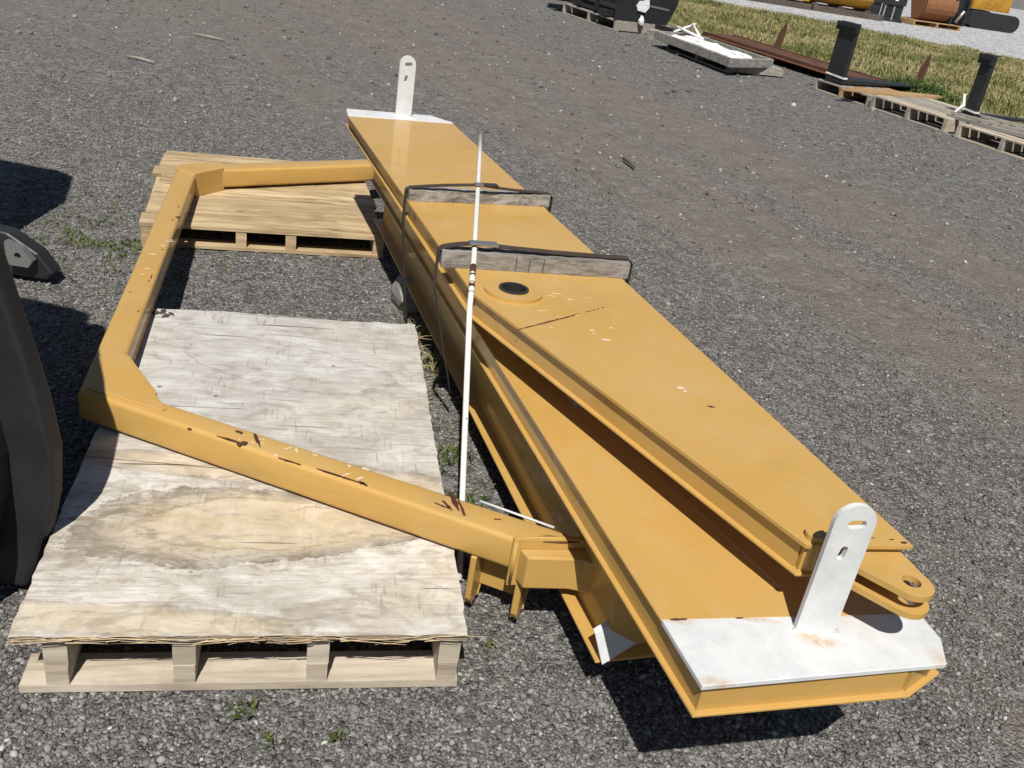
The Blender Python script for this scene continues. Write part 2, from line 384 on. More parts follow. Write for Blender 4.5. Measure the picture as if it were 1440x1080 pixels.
def m_ground():
    k = NT('gravel_yard_ground'); c = k.coord(); x, y, z = k.sep(c)[:3]
    s = k.math('ADD', k.math('MULTIPLY', x, 0.86), k.math('MULTIPLY', y, 0.51))
    w = k.noise(c, 0.5, 4, 0.6); w2 = k.noise(c, 2.2, 6, 0.7)
    sd = k.math('ADD', s, k.math('MULTIPLY', k.math('SUBTRACT', w, 0.5), 1.5))
    sd = k.math('ADD', sd, k.math('MULTIPLY', k.math('SUBTRACT', w2, 0.5), 0.9))
    sn = k.math('DIVIDE', sd, 10.0)
    band = k.ramp(sn, [(0.0, 0.15), (0.19, 0.15), (0.225, 0.8), (0.25, 0.7), (0.285, 0.25), (0.345, 0.4), (0.39, 1.0), (0.465, 1.0), (0.50, 0.5), (0.54, 1.0), (0.61, 1.0), (0.67, 0.4), (0.76, 0.1)])
    far = k.ramp(k.math('DIVIDE', y, 20.0), [(0.38, 0.0), (0.55, 0.75)])      # dusty ground back left
    band = k.math('MAXIMUM', band, k.math('MULTIPLY', far, k.ramp(sn, [(0.0, 1.0), (0.3, 1.0), (0.62, 0.9), (0.72, 0.1)])))
    dirv = k.map(c, (1, 1, 1), rot=(0, 0, R(59)))
    drag = k.noise(k.map(dirv, (0.30, 7, 1)), 1.0, 7, 0.65, 0.3)
    drag2 = k.noise(k.map(dirv, (0.8, 22, 1), loc=(3, 0, 0)), 1.0, 5, 0.65, 0.3)
    band = k.math('MULTIPLY', band, k.ramp(drag, [(0.34, 0.3), (0.5, 1.0)]))
    cells = k.voro(c, 105, out=1); cellv = k.node('ShaderNodeSeparateColor', {0: cells}).outputs[0]
    cells2 = k.voro(c, 46, out=1); cellv2 = k.node('ShaderNodeSeparateColor', {0: cells2}).outputs[1]
    cells3 = k.voro(c, 21, out=1); cellv3 = k.node('ShaderNodeSeparateColor', {0: cells3}).outputs[2]
    fine = k.noise(c, 240, 3, 0.7); mid = k.noise(c, 11, 8, 0.78); clump = k.noise(c, 3.2, 7, 0.72)
    grav = k.ramp(cellv, [(0.0, (0.055, 0.054, 0.051)), (0.30, (0.125, 0.121, 0.115)), (0.7, (0.21, 0.204, 0.194)), (0.92, (0.30, 0.291, 0.276)), (1.0, (0.50, 0.49, 0.47))])
    grav = k.mix(k.ramp(cellv2, [(0.76, 0.0), (1.0, 0.7)]), grav, (0.28, 0.272, 0.258))
    grav = k.mix(k.ramp(cellv2, [(0.0, 0.7), (0.28, 0.0)]), grav, (0.045, 0.043, 0.04))
    grav = k.mix(k.ramp(cellv3, [(0.90, 0.0), (0.95, 0.65)]), grav, (0.28, 0.275, 0.262))
    grav = k.mix(k.ramp(cellv3, [(0.06, 0.45), (0.12, 0.0)]), grav, (0.06, 0.057, 0.054))
    dirt = k.mix(k.ramp(fine, [(0.3, 0.0), (0.7, 1.0)]), (0.158, 0.130, 0.105), (0.238, 0.198, 0.161))
    dirt = k.mix(k.ramp(clump, [(0.42, 0.0), (0.62, 0.7)]), dirt, (0.25, 0.216, 0.183))
    dirt = k.mix(k.ramp(cellv, [(0.82, 0.0), (0.96, 0.6)]), dirt, (0.28, 0.258, 0.235))
    dirt = k.mix(k.ramp(cellv3, [(0.92, 0.0), (0.96, 0.5)]), dirt, (0.30, 0.285, 0.265))
    colr = k.mix(k.math('MULTIPLY', band, k.ramp(mid, [(0.25, 0.6), (0.52, 0.97)])), grav, dirt)
    colr = k.mix(k.ramp(mid, [(0.54, 0.0), (0.74, 0.42)]), colr, (0.095, 0.086, 0.077))
    colr = k.mix(k.ramp(clump, [(0.28, 0.5), (0.44, 0.0)]), colr, (0.11, 0.10, 0.09))
    colr = k.mix(k.math('MULTIPLY', k.ramp(drag2, [(0.58, 0.0), (0.70, 0.6)]), k.ramp(sn, [(0.2, 0.0), (0.3, 1.0), (0.7, 1.0), (0.8, 0.0)])), colr, (0.07, 0.064, 0.058))
    dv = k.voro(c, 105); dv2 = k.voro(c, 46); dv3 = k.voro(c, 21)
    h = k.math('SUBTRACT', 1.0, k.math('ADD', dv, k.math('ADD', k.math('MULTIPLY', dv2, 0.8), k.math('MULTIPLY', dv3, 0.5))))
    h = k.math('ADD', h, k.math('MULTIPLY', fine, 0.25)); h = k.math('ADD', h, k.math('MULTIPLY', mid, 1.2))
    return k.out(colr, 0.92, k.bump(h, 0.85, 0.016), spec=0.25)
GROUND = m_ground()
def m_stone():
    k = NT('crushed_grey_stone'); g = k.node('ShaderNodeNewGeometry').outputs['Random Per Island']
    n = k.noise(k.coord(), 130, 3)
    colr = k.ramp(g, [(0.0, (0.055, 0.054, 0.052)), (0.3, (0.12, 0.117, 0.111)), (0.65, (0.20, 0.193, 0.183)), (0.9, (0.285, 0.276, 0.26)), (0.985, (0.36, 0.345, 0.32)), (1.0, (0.62, 0.61, 0.59))])
    colr = k.mix(k.math('MULTIPLY', n, 0.5), colr, (0.15, 0.138, 0.123))
    return k.out(colr, 0.88, spec=0.3)
STONE = m_stone()
def m_lgrav():
    k = NT('pale_gravel_road'); c = k.coord(); v = k.node('ShaderNodeSeparateColor', {0: k.voro(c, 14, out=1)}).outputs[0]
    n = k.noise(c, 3, 5, 0.7)
    colr = k.ramp(v, [(0.0, (0.22, 0.22, 0.225)), (0.5, (0.38, 0.38, 0.385)), (1.0, (0.58, 0.58, 0.58))])
    return k.out(k.mix(k.ramp(n, [(0.5, 0.0), (0.8, 0.5)]), colr, (0.25, 0.24, 0.22)), 0.9, k.bump(k.voro(c, 14), 0.6, 0.05))
LGRAV = m_lgrav()
def m_grass(name, greens, dry, scale=0.9, lo=0.45, hi=0.6):
    k = NT(name); geo = k.node('ShaderNodeNewGeometry'); p = geo.outputs['Position']; r = geo.outputs['Random Per Island']
    n = k.noise(p, scale, 4, 0.6); n2 = k.noise(p, 3.2, 4, 0.6)
    g = k.mix(r, greens[0], greens[1]); d = k.mix(r, dry[0], dry[1])
    f = k.ramp(k.math('ADD', k.math('MULTIPLY', n, 0.6), k.math('MULTIPLY', n2, 0.4)), [(lo, 0.0), (hi, 1.0)])
    f = k.math('MINIMUM', 1.0, k.math('ADD', k.math('MULTIPLY', f, 0.85), k.math('MULTIPLY', r, 0.22)))
    m = k.out(k.mix(f, g, d), 0.7, spec=0.2)
    return m
GRASS = m_grass('mixed_dry_grass', ((0.075, 0.10, 0.022), (0.14, 0.16, 0.04)), ((0.27, 0.225, 0.10), (0.43, 0.365, 0.19)), 0.8, 0.42, 0.58)
LEAF = m_grass('weed_leaf', ((0.05, 0.085, 0.02), (0.10, 0.14, 0.032)), ((0.14, 0.14, 0.05), (0.2, 0.18, 0.08)), 6, 0.5, 0.7)
TWIG = NT('dry_twig').out((0.30, 0.24, 0.16), 0.9)
CONC = m_wood('rough_concrete', (0.30, 0.28, 0.25), (0.20, 0.185, 0.165), (0.38, 0.36, 0.33), (20, 20, 20), 0.6, knots=False)

# ------------------------------------------------------------------ ground
def vnoise(X, Y, cell, seed):
    g = np.random.default_rng(seed).random((512, 512))
    u = X / cell; v = Y / cell; i = np.floor(u).astype(int); j = np.floor(v).astype(int); a = u - i; b = v - j
    a = a * a * (3 - 2 * a); b = b * b * (3 - 2 * b); i %= 512; j %= 512; i2 = (i + 1) % 512; j2 = (j + 1) % 512
    return (g[i, j] * (1 - a) + g[i2, j] * a) * (1 - b) + (g[i, j2] * (1 - a) + g[i2, j2] * a) * b - 0.5
def ground_h(X, Y):
    d = np.maximum(np.maximum(-3.6 - X, X - 4.6), np.maximum(0.7 - Y, Y - 9.0))
    fade = np.clip(1 - d / 0.8, 0, 1)
    s = X * .86 + Y * .51
    h = 0.010 * vnoise(X, Y, 0.45, 1) + 0.007 * vnoise(X, Y, 0.11, 2) + 0.006 * vnoise(X, Y, 0.035, 3)
    t = -X * .51 + Y * .86
    for c, wd, a in ((2.83, .05, .012), (3.75, .06, .012), (4.68, .05, .014), (5.15, .06, .010), (6.0, .08, .012)):
        sc = c + 0.25 * vnoise(t, t * 0, 1.3, int(c * 100)); h = h + a * np.exp(-((s - sc) / wd) ** 2) * (0.5 + vnoise(t, s, 0.3, 9) * 1.4)
    return (h - 0.006) * fade
xs = np.concatenate([-np.geomspace(220, 3.7, 40), np.arange(-3.6, 4.601, 0.02), np.geomspace(4.7, 220, 40)])
ys = np.concatenate([-np.geomspace(60, 0.2, 14), np.linspace(0, .68, 5), np.arange(0.7, 6.0, 0.018), np.arange(6.0, 9.01, 0.035), np.geomspace(9.2, 420, 50)])
GX, GY = np.meshgrid(xs, ys); GZ = ground_h(GX, GY)
nx, ny = len(xs), len(ys)
idx = np.arange(nx * ny).reshape(ny, nx)
F = np.stack([idx[:-1, :-1], idx[:-1, 1:], idx[1:, 1:], idx[1:, :-1]], -1).reshape(-1, 4)
tag(raw('ground', np.stack([GX, GY, GZ], -1).reshape(-1, 3), F, GROUND, smooth=True), kind='structure')

# loose crushed stone
def ico():
    bm = bmesh.new(); bmesh.ops.create_icosphere(bm, subdivisions=1, radius=1)
    V = np.array([v.co[:] for v in bm.verts]); T = np.array([[v.index for v in f.verts] for f in bm.faces]); bm.free(); return V, T
IV, IT = ico()
def stones(name, X, Y, rad, mat, sink=0.25, zf=None):
    n = len(X); V = IV[None] * (1 + rng.uniform(-.42, .34, (n, len(IV), 1)))
    V = V * (rad[:, None, None] * rng.uniform(.5, 1.35, (n, 1, 3))) * np.array([1, 1, .72])
    a = rng.uniform(0, 6.283, n); ca, sa = np.cos(a)[:, None], np.sin(a)[:, None]
    x = V[..., 0] * ca - V[..., 1] * sa; y = V[..., 0] * sa + V[..., 1] * ca
    tl = rng.uniform(-.5, .5, (n, 1)); z = V[..., 2] + x * tl; x = x - V[..., 2] * tl
    zz = (zf(X, Y) if zf else 0) + rad * (.72 * (1 - sink) - .2)
    P = np.stack([x + X[:, None], y + Y[:, None], z + zz[:, None]], -1).reshape(-1, 3)
    T = (IT[None] + (np.arange(n) * len(IV))[:, None, None]).reshape(-1, 3)
    return raw(name, P, T, mat)
n = 190000
Yc = 0.95 + (rng.random(n) ** 1.7) * 6.2
half = 0.62 * np.sqrt(Yc ** 2 + 1.0)
Xc = rng.uniform(-1, 1, n) * half + 0.05 * Yc
sc_ = Xc * .86 + Yc * .51
dirtm = np.clip(np.exp(-((sc_ - 4.15) / .45) ** 2) + np.exp(-((sc_ - 5.7) / .5) ** 2) + .6 * np.exp(-((sc_ - 2.35) / .22) ** 2) * (Yc > 3), 0, 1)
keep = rng.random(n) > dirtm * (0.9 + .5 * vnoise(Xc, Yc, .3, 21)) + 0.35 * (vnoise(Xc, Yc, .5, 23) > .12)
Xc, Yc = Xc[keep], Yc[keep]
rad = np.clip(rng.lognormal(math.log(.0036), .46, len(Xc)), .0019, .0095)
tag(stones('gravel_stones', Xc, Yc, rad, STONE, zf=ground_h), 'loose crushed grey stone spread over the yard', 'gravel', kind='stuff')
n = 5200
Yb = 1.0 + 17 * rng.random(n) ** .9; Xb = rng.uniform(-1, 1, n) * .62 * np.sqrt(Yb ** 2 + 1)
tag(stones('large_gravel', Xb, Yb, np.clip(rng.lognormal(math.log(.0085), .35, n), .005, .020) * np.clip(.55 + Yb / 9, .6, 1.8), STONE, .35, ground_h), 'scattered larger stones on the gravel yard', 'gravel', kind='stuff')

# far pale gravel road and grass verge (sheets above the yard)
def sheet(name, poly, z, mat): return tag(raw(name, [(x, y, z) for x, y in poly], [list(range(len(poly)))], mat), kind='structure')
sheet('gravel_road', [(-30, 42), (60, 6), (90, 30), (60, 70), (-30, 80)], 0.004, LGRAV)
gp = [(1.35, 20.2), (5.35, 12.4), (12.0, 1.0), (30, 18.5), (10.2, 25.9), (3.5, 28.4), (-6, 31.8), (-6, 31)]
def m_soil():
    k = NT('grassy_soil'); c = k.coord(); n = k.noise(c, 1.2, 6, 0.7)
    return k.out(k.mix(k.ramp(n, [(0.4, 0.0), (0.6, 1.0)]), (0.10, 0.11, 0.035), (0.26, 0.215, 0.11)), 0.95)
sheet('grass_verge', gp, 0.008, m_soil())
def inpoly(X, Y, P):
    r = np.zeros(len(X), bool); j = len(P) - 1
    for i in range(len(P)):
        xi, yi = P[i]; xj, yj = P[j]
        c = ((yi > Y) != (yj > Y)) & (X < (xj - xi) * (Y - yi) / (yj - yi + 1e-9) + xi); r ^= c; j = i
    return r
def blades(name, X, Y, H, W, mat, lean=.5, parent=None, zf=0.0):
    n = len(X); a = rng.uniform(0, 6.283, n); b = rng.uniform(0, 6.283, n); L = rng.uniform(.1, 1, n) * lean
    dx, dy = np.cos(a) * W / 2, np.sin(a) * W / 2; lx, ly = np.cos(b) * L * H, np.sin(b) * L * H
    z0 = np.zeros(n) + zf
    V = np.stack([np.stack([X - dx, Y - dy, z0], -1), np.stack([X + dx, Y + dy, z0], -1),
                  np.stack([X + dx * .7 + lx * .4, Y + dy * .7 + ly * .4, z0 + H * .6], -1), np.stack([X - dx * .7 + lx * .4, Y - dy * .7 + ly * .4, z0 + H * .6], -1),
                  np.stack([X + lx, Y + ly, z0 + H * (1 - .35 * L)], -1)], 1).reshape(-1, 3)
    k = np.arange(n)[:, None] * 5
    T = np.concatenate([k + [0, 1, 2], k + [0, 2, 3], k + [3, 2, 4]], 0)
    return raw(name, V, T, mat, parent)
n = 330000
X = rng.uniform(-4, 14, n); Y = rng.uniform(9, 31, n)
k_ = inpoly(X, Y, gp) & (X < .56 * Y + 1.2) & (X > .02 * Y)
X, Y = X[k_], Y[k_]
dens = vnoise(X, Y, .35, 5) + .6 * vnoise(X, Y, 1.1, 6)
k_ = rng.random(len(X)) < .5 + dens; X, Y, dens = X[k_], Y[k_], dens[k_]
H = np.clip(.055 + .16 * vnoise(X, Y, .7, 8) + .10 * vnoise(X, Y, 2.1, 18) + rng.uniform(0, .08, len(X)), .025, .26)
tag(blades('verge_grass', X, Y, H, rng.uniform(.008, .02, len(X)), GRASS, 1.5, zf=.008), 'long half-dry grass growing on the verge behind the pallets', 'grass', kind='stuff')

# ------------------------------------------------------------------ lifting beams (stacked)
def beam(name, label, outline, z0, z1, end_poly, top_poly, holes=(), group=None, web_in=.012, tp=.008, spots=()):
    """box beam: two flange plates with the webs set back between them; end_poly is the white painted end of the top plate"""
    cx = sum(p[0] for p in outline) / len(outline); cy = sum(p[1] for p in outline) / len(outline)
    t = thing(name, label, 'steel beam', (cx, cy, z0), 0, group)
    prism('bottom_plate', outline, z0, z0 + tp, YEL, t, bev=.002)
    prism('top_plate', top_poly, z1 - tp, z1, YEL, t, holes=holes, bev=.002)
    w = inset(outline, web_in)
    for i in range(len(w)):                                   # each web plate of its own
        a, b = Vector(w[i]), Vector(w[(i + 1) % len(w)]); e = (b - a).normalized(); nn = Vector((e.y, -e.x)) * -.010
        a2, b2 = a + nn, b + nn
        m1 = .0095
        q = [tuple(a + e * .0), tuple(b - e * .011), tuple(b2 - e * .011), tuple(a2 + e * .0)]
        prism('web_plate', q, z0 + tp - .001, z1 - tp + .001, YEL, t)
    if end_poly:
        wm = m_white('white_end_paint', .12, [(px - cx, py - cy, rx, ry, a) for px, py, rx, ry, a in spots]) if spots else WHITE
        o = prism('end_plate', end_poly, z1 - tp - .001, z1 + .003, wm, t, bev=.0015); tag(o, 'white painted end plate')
    return t

def lug(parent, base_a, base_b, h, z, th=.012, lab='white lifting lug with two slots'):
    a, b = Vector(base_a), Vector(base_b); w = (b - a).length; e = (b - a).normalized(); nn = Vector((-e.y, e.x))
    r = w / 2
    outer = [(0, -.001), (w, -.001)] + circle(r, h - r, r, 15, 0, math.pi)
    holes = [slot(r + .004, h - r, .020, .0095, R(4)), slot(r - .004, h - r - .068, .018, .0075, R(82))]
    bm = bmesh.new(); add_prism(bm, outer, 0, th, holes)
    M = Matrix(((e.x, 0, nn.x, a.x), (e.y, 0, nn.y, a.y), (0, 1, 0, z), (0, 0, 0, 1)))
    bm.transform(M); o = mesh('lifting_lug', bm, WHITE, parent); tag(o, lab)
    bm = bmesh.new(); add_tube(bm, [(*(a - e * .006 - nn * .002), z + .002), (*(b + e * .006 - nn * .002), z + .002)], .006, 8)
    mesh('weld_bead', bm, WHITE, parent, smooth=True)
    return o

zA0, zA1 = .575, .655
KA = (1.7 - .655) / (1.7 - .68)
def SA(L): return [(x * KA, y * KA) for x, y in L]
A_out = SA([(.842, 1.588), (-.498, 4.724), (-.624, 4.801), (-1.016, 4.645), (-.155, 2.540), (.614, 1.530)])
A_top = SA([(.842, 1.588), (-.496, 4.708), (-.974, 4.505), (-.155, 2.540), (.614, 1.530)])
A_end = SA([(-.4965, 4.7095), (-.498, 4.724), (-.624, 4.801), (-1.016, 4.645), (-.9745, 4.5065)])
beamA = beam('lifting_beam', 'uppermost yellow lifting beam, strapped under two timbers, with forked clevis at its near end', A_out, zA0, zA1, A_end, A_top,
             holes=[circle(-.041, 2.664, .047, 28)], group='yellow lifting beams in the stack')
lug(beamA, (-.796, 4.786), (-.722, 4.819), .295, zA1)
o = prism('pivot_boss', circle(-.041, 2.664, .090, 48), zA1 - .002, zA1 + .010, YEL, beamA, holes=[circle(-.041, 2.664, .0465, 28)])
prism('bushing', circle(-.041, 2.664, .0462, 28), zA0 + .012, zA1 + .014, DSTEEL, o, holes=[circle(-.041, 2.664, .037, 28)])
cl = [(.66, 1.605), (.735, 1.552)] + [(.836 + .045 * math.cos(a), 1.532 + .045 * math.sin(a)) for a in np.linspace(R(-112), R(38), 12)] + [(.846, 1.630), (.80, 1.640)]
for z, dx in ((.620, 0.0), (.5775, .004)):
    prism('clevis_plate', [(x + dx, y) for x, y in cl], z, z + .013, YEL, beamA, holes=[circle(.838 + dx, 1.535, .019, 18)])
bm = bmesh.new(); add_prism(bm, circle(.652, 1.600, .021, 24), .572, .667); o = mesh('pin_tube', bm, YEL, beamA)

zB0, zB1 = .405, .485
KB = (1.7 - .485) / (1.7 - .475)
def SB(L): return [(x * KB, y * KB) for x, y in L]
B_out = SB([(.435, 1.321), (.892, 1.471), (.983, 1.556), (.237, 3.465), (-.629, 4.571), (-.843, 4.487)])
B_top = SB([(.371, 1.490), (.941, 1.648), (.237, 3.465), (-.629, 4.571), (-.843, 4.487)])
B_end = SB([(.435, 1.321), (.950, 1.495), (.964, 1.573), (.9415, 1.6465), (.371, 1.4885)])
beamB = beam('lifting_beam', 'middle yellow lifting beam of the stack, its white end plate and tall white lug nearest the camera', B_out, zB0, zB1, B_end, B_top, group='yellow lifting beams in the stack', spots=[(.690, 1.490, .055, .028, .9), (.40, 1.482, .05, .022, .9), (.55, 1.525, .06, .012, .8), (.75, 1.585, .05, .012, .6), (.90, 1.625, .05, .014, .8), (.46, 1.325, .05, .02, .6), (.93, 1.50, .03, .04, .5)])
lug(beamB, (.643, 1.512), (.727, 1.529), .308, zB1)

bm = bmesh.new()
ra, rb = Vector((.628, 1.640)), Vector((-.02, 2.66)); re_ = (rb - ra).normalized(); rn = Vector((-re_.y, re_.x))
prf = [(-.016, -.0005), (-.007, .0016), (0, .0024), (.007, .0016), (.016, -.0005)]
A_r = [bm.verts.new((*(ra + rn * u), zB1 + h)) for u, h in prf]; B_r = [bm.verts.new((*(rb + rn * u), zB1 + h)) for u, h in prf]
for q in range(4): bm.faces.new((A_r[q], A_r[q + 1], B_r[q + 1], B_r[q]))
bmesh.ops.recalc_face_normals(bm, faces=bm.faces)
mesh('highlight_ridge', bm, YEL, beamB, smooth=True)  # low crease-like ridge, shaped to draw the soft highlight line along the plate
zC0, zC1 = .125, .385
C_out = [(.303, 1.718), (.701, 1.866), (.781, 1.946), (.073, 3.716), (-.61, 4.80), (-.852, 4.71)]
beamC = beam('lifting_beam', 'lowest and deepest yellow beam of the stack, resting on timbers just above the gravel', C_out, zC0, zC1, None, C_out, group='yellow lifting beams in the stack', web_in=.042)
bm = bmesh.new()
vs = [bm.verts.new(p) for p in ((.318, 1.708, .135), (.452, 1.850, .135), (.424, 1.886, .198), (.290, 1.738, .198))]
f = bm.faces.new(vs); r_ = bmesh.ops.extrude_face_region(bm, geom=[f])
bmesh.ops.translate(bm, verts=[v for v in r_['geom'] if isinstance(v, bmesh.types.BMVert)], vec=(-.006, .010, .006))
bmesh.ops.recalc_face_normals(bm, faces=bm.faces)
tag(mesh('end_gusset', bm, WHITE, beamC), 'white painted sloping end gusset')

# packing between and under the beams
for (x, y, z0, z1, s, rz, lab) in ((.19, 2.36, zB1, zA0, (.05, .09), .4, 'short timber block wedged between the top two beams'), (-.38, 3.95, zB1, zA0, (.07, .3), 1.0, 'timber block between the top two beams near their far ends'),
                             (.33, 2.05, zC1, zB0, (.30, .06), .35, None), (-.40, 4.0, zC1, zB0, (.3, .06), .35, None)):
    if lab: tag(box('timber_block', (x, y, (z0 + z1) / 2), (s[0], s[1], z1 - z0), W_GREY, rotz=rz, bev=.003), lab, 'timber block')
    else:
        o = box('steel_spacer', (x, y, (z0 + z1) / 2), (s[0], s[1], z1 - z0), YEL, beamC, rotz=rz)
tag(box('timber_bearer', (.36, 2.42, zC0 / 2), (.40, .12, zC0), W_DK, rotz=.38, bev=.004), 'dark timber bearer on the gravel under the near part of the beam stack', 'timber')
tag(box('timber_bearer', (-.34, 4.18, zC0 / 2), (.44, .12, zC0), W_DK, rotz=.38, bev=.004), 'dark timber bearer on the ground under the far part of the beam stack', 'timber')

# battens and straps on the top beam
def rough_beam(bm, a, b, depth, z0, h, n=26, j=.0035):
    a, b = Vector((*a, z0)), Vector((*b, z0)); e = (b - a).normalized(); nn = Vector((-e.y, e.x, 0)); rings = []
    for i in range(n + 1):
        p = a + (b - a) * i / n
        q = [(0, 0), (0, h), (depth, h), (depth, 0)]
        ring = []
        for (d, z) in q:
            jz = random.uniform(-j, j * .4) if z > 0 else random.uniform(0, j * .3); jd = random.uniform(-j, j) * .6
            ring.append(bm.verts.new(p + nn * (d + jd) + Vector((0, 0, max(z + jz, 0.0)))))
        rings.append(ring)
    for A_, B_ in zip(rings, rings[1:]):
        for k in range(4): bm.faces.new((A_[k], B_[k], B_[(k + 1) % 4], A_[(k + 1) % 4]))
    bm.faces.new(rings[0]); bm.faces.new(list(reversed(rings[-1])))
    bmesh.ops.recalc_face_normals(bm, faces=bm.faces)
bats = [((-.478, 3.322), (.030, 3.540), .062, .043, 'farther old timber batten lying across the top beam'),
        ((-.272, 2.706), (.312, 2.876), .058, .054, 'nearer pale split timber batten across the top beam beside the pivot hole')]
for a, b, d, h, lab in [(SA([q[0]])[0], SA([q[1]])[0], *q[2:]) for q in bats]:
    bm = bmesh.new(); rough_beam(bm, a, b, d, zA1 + .0005, h)
    tag(mesh('timber_batten', bm, W_OLD), lab, 'timber batten', group='timber battens on the top beam')

a_, b_ = [Vector(q) for q in SA([bats[1][0], bats[1][1]])]; e_ = (b_ - a_).normalized()
kf = bpy.data.objects.get('timber_batten.001')
WM[kf.name] = Matrix()
for q in (.385, .455, .53):
    p = a_.lerp(b_, q); n_ = Vector((e_.y, -e_.x)) * .0008
    bm = bmesh.new(); add_box(bm, (p.x + n_.x, p.y + n_.y, zA1 + .027), (.0022, .003, .045), math.atan2(e_.y, e_.x) + .06)
    mesh('saw_kerf', bm, W_DK, kf)

# white rod: lies over both battens, bent down after the nearer one to the ground
RR = .0088
zr = zA1 + .0635
rod_pts = [(-.328, 4.381, zr), (-.286, 3.93, zr - .002), (-.245, 3.482, zr), (-.216, 3.16, zr), (-.187, 2.842, zr), (-.1775, 2.745, zr - .010), (-.1700, 2.660, zr - .026), (-.1655, 2.615, zr - .040), (-.1620, 2.590, zr - .058), (-.1595, 2.566, zr - .092)]
end = Vector((-.057, 2.084, .010)); s0 = Vector(rod_pts[-1])
rod_pts += [tuple(s0.lerp(end, q)) for q in (.15, .3, .5, .7, .85, 1.0)]
rod = thing('steel_rod', 'long thin white rod bent over the battens and reaching down to the gravel', 'rod', end)
tube('rod_shaft', rod_pts, RR, ROD, rod, 10)
for a_, b_ in ((0.15, .42), (.62, .80), (.97, 1.0)):
    seg = [Vector(q) for q in rod_pts[5:9]]
    f_ = lambda t: seg[min(int(t * 3), 2)].lerp(seg[min(int(t * 3), 2) + 1], t * 3 - min(int(t * 3), 2))
    tube('rust_patch', [f_(a_), f_((a_ + b_) / 2), f_(b_)], RR + .0005, RUST, rod, 10)

def ribbon(bm, pts, wdir, w, th=.004):
    pts = [Vector(p) for p in pts]; wd = Vector(wdir).normalized() * w / 2; rings = []
    for i, p in enumerate(pts):
        d = (pts[min(i + 1, len(pts) - 1)] - pts[max(i - 1, 0)]).normalized(); n_ = d.cross(wd).normalized() * th / 2
        rings.append([bm.verts.new(p + wd + n_), bm.verts.new(p - wd + n_), bm.verts.new(p - wd - n_), bm.verts.new(p + wd - n_)])
    for A_, B_ in zip(rings, rings[1:]):
        for k in range(4): bm.faces.new((A_[k], A_[(k + 1) % 4], B_[(k + 1) % 4], B_[k]))
    bm.faces.new(rings[0]); bm.faces.new(list(reversed(rings[-1]))); bmesh.ops.recalc_face_normals(bm, faces=bm.faces)
lastrap = [((-.496, 3.412), (.036, 3.648), .043, (-.245, 3.500), .026, (-.475, 3.52), 'brown webbing strap over the farther batten, buckled at the white rod'),
           ((-.286, 2.789), (.324, 2.976), .054, (-.188, 2.825), .030, (-.215, 2.97), 'brown webbing strap arching over the white rod at the nearer batten')]
for a, b, h, rp, w, bt, lab in lastrap:
    t = thing('lashing_strap', lab, 'strap', (a[0], a[1], .15), 0, 'lashing straps round the beam stack')
    zt = zA1 + h + .004; e = (Vector(b) - Vector(a)).normalized(); wd = (-e.y, e.x, 0)
    A3, B3 = Vector((*a, 0)), Vector((*b, 0)); rp3 = Vector((rp[0], rp[1], zr + RR + .004))
    A3 += Vector(wd) * .012; B3 += Vector(wd) * .012
    pts = [Vector((*bt, .12)).lerp(A3 + Vector((-.006, .003, zA0)), q) for q in (0, .35, .7, 1.0)] + [A3 + Vector((-.006, .003, z)) for z in (zA0 + .04, zA1, zt - .012)] + [A3 + Vector((.010 * e.x, .01 * e.y, zt)) if w < .028 else A3 + Vector((.006 * e.x, .006 * e.y, zt))]
    st = pts[-1]
    for q in (.25, .5, .75, .9): p = st.lerp(rp3, q); pts.append(p + Vector((0, 0, .003 * math.sin(math.pi * q))))
    pts.append(rp3)
    B4 = B3 + Vector((-.012 * e.x, -.012 * e.y, zt))
    for q in (.1, .25, .5, .75, 1.0): p = rp3.lerp(B4, q); pts.append(p + Vector((0, 0, -.004 * math.sin(math.pi * q))))
    pts += [B3 + Vector((.004, .0, z)) for z in (zt - .014, zA1 - .02, .45, .3, .15)]
    bm = bmesh.new(); ribbon(bm, pts, wd, w); mesh('webbing', bm, STRAP, t)
    if w < .028:  # second turn of the webbing, thinner and lower at the batten
        pass
    bm = bmesh.new(); add_box(bm, (rp3.x + .045 * e.x, rp3.y + .045 * e.y, rp3.z + .001), (.06, w + .006, .007), math.atan2(e.y, e.x)); bevel(bm, .0015)
    mesh('buckle', bm, DSTEEL if w < .028 else STEEL, t)
    bm = bmesh.new(); add_box(bm, (rp3.x, rp3.y - .0, rp3.z + .003), (.032, w + .004, .005), math.atan2(e.y, e.x)); bevel(bm, .001)
    mesh('keeper', bm, STEEL, t)

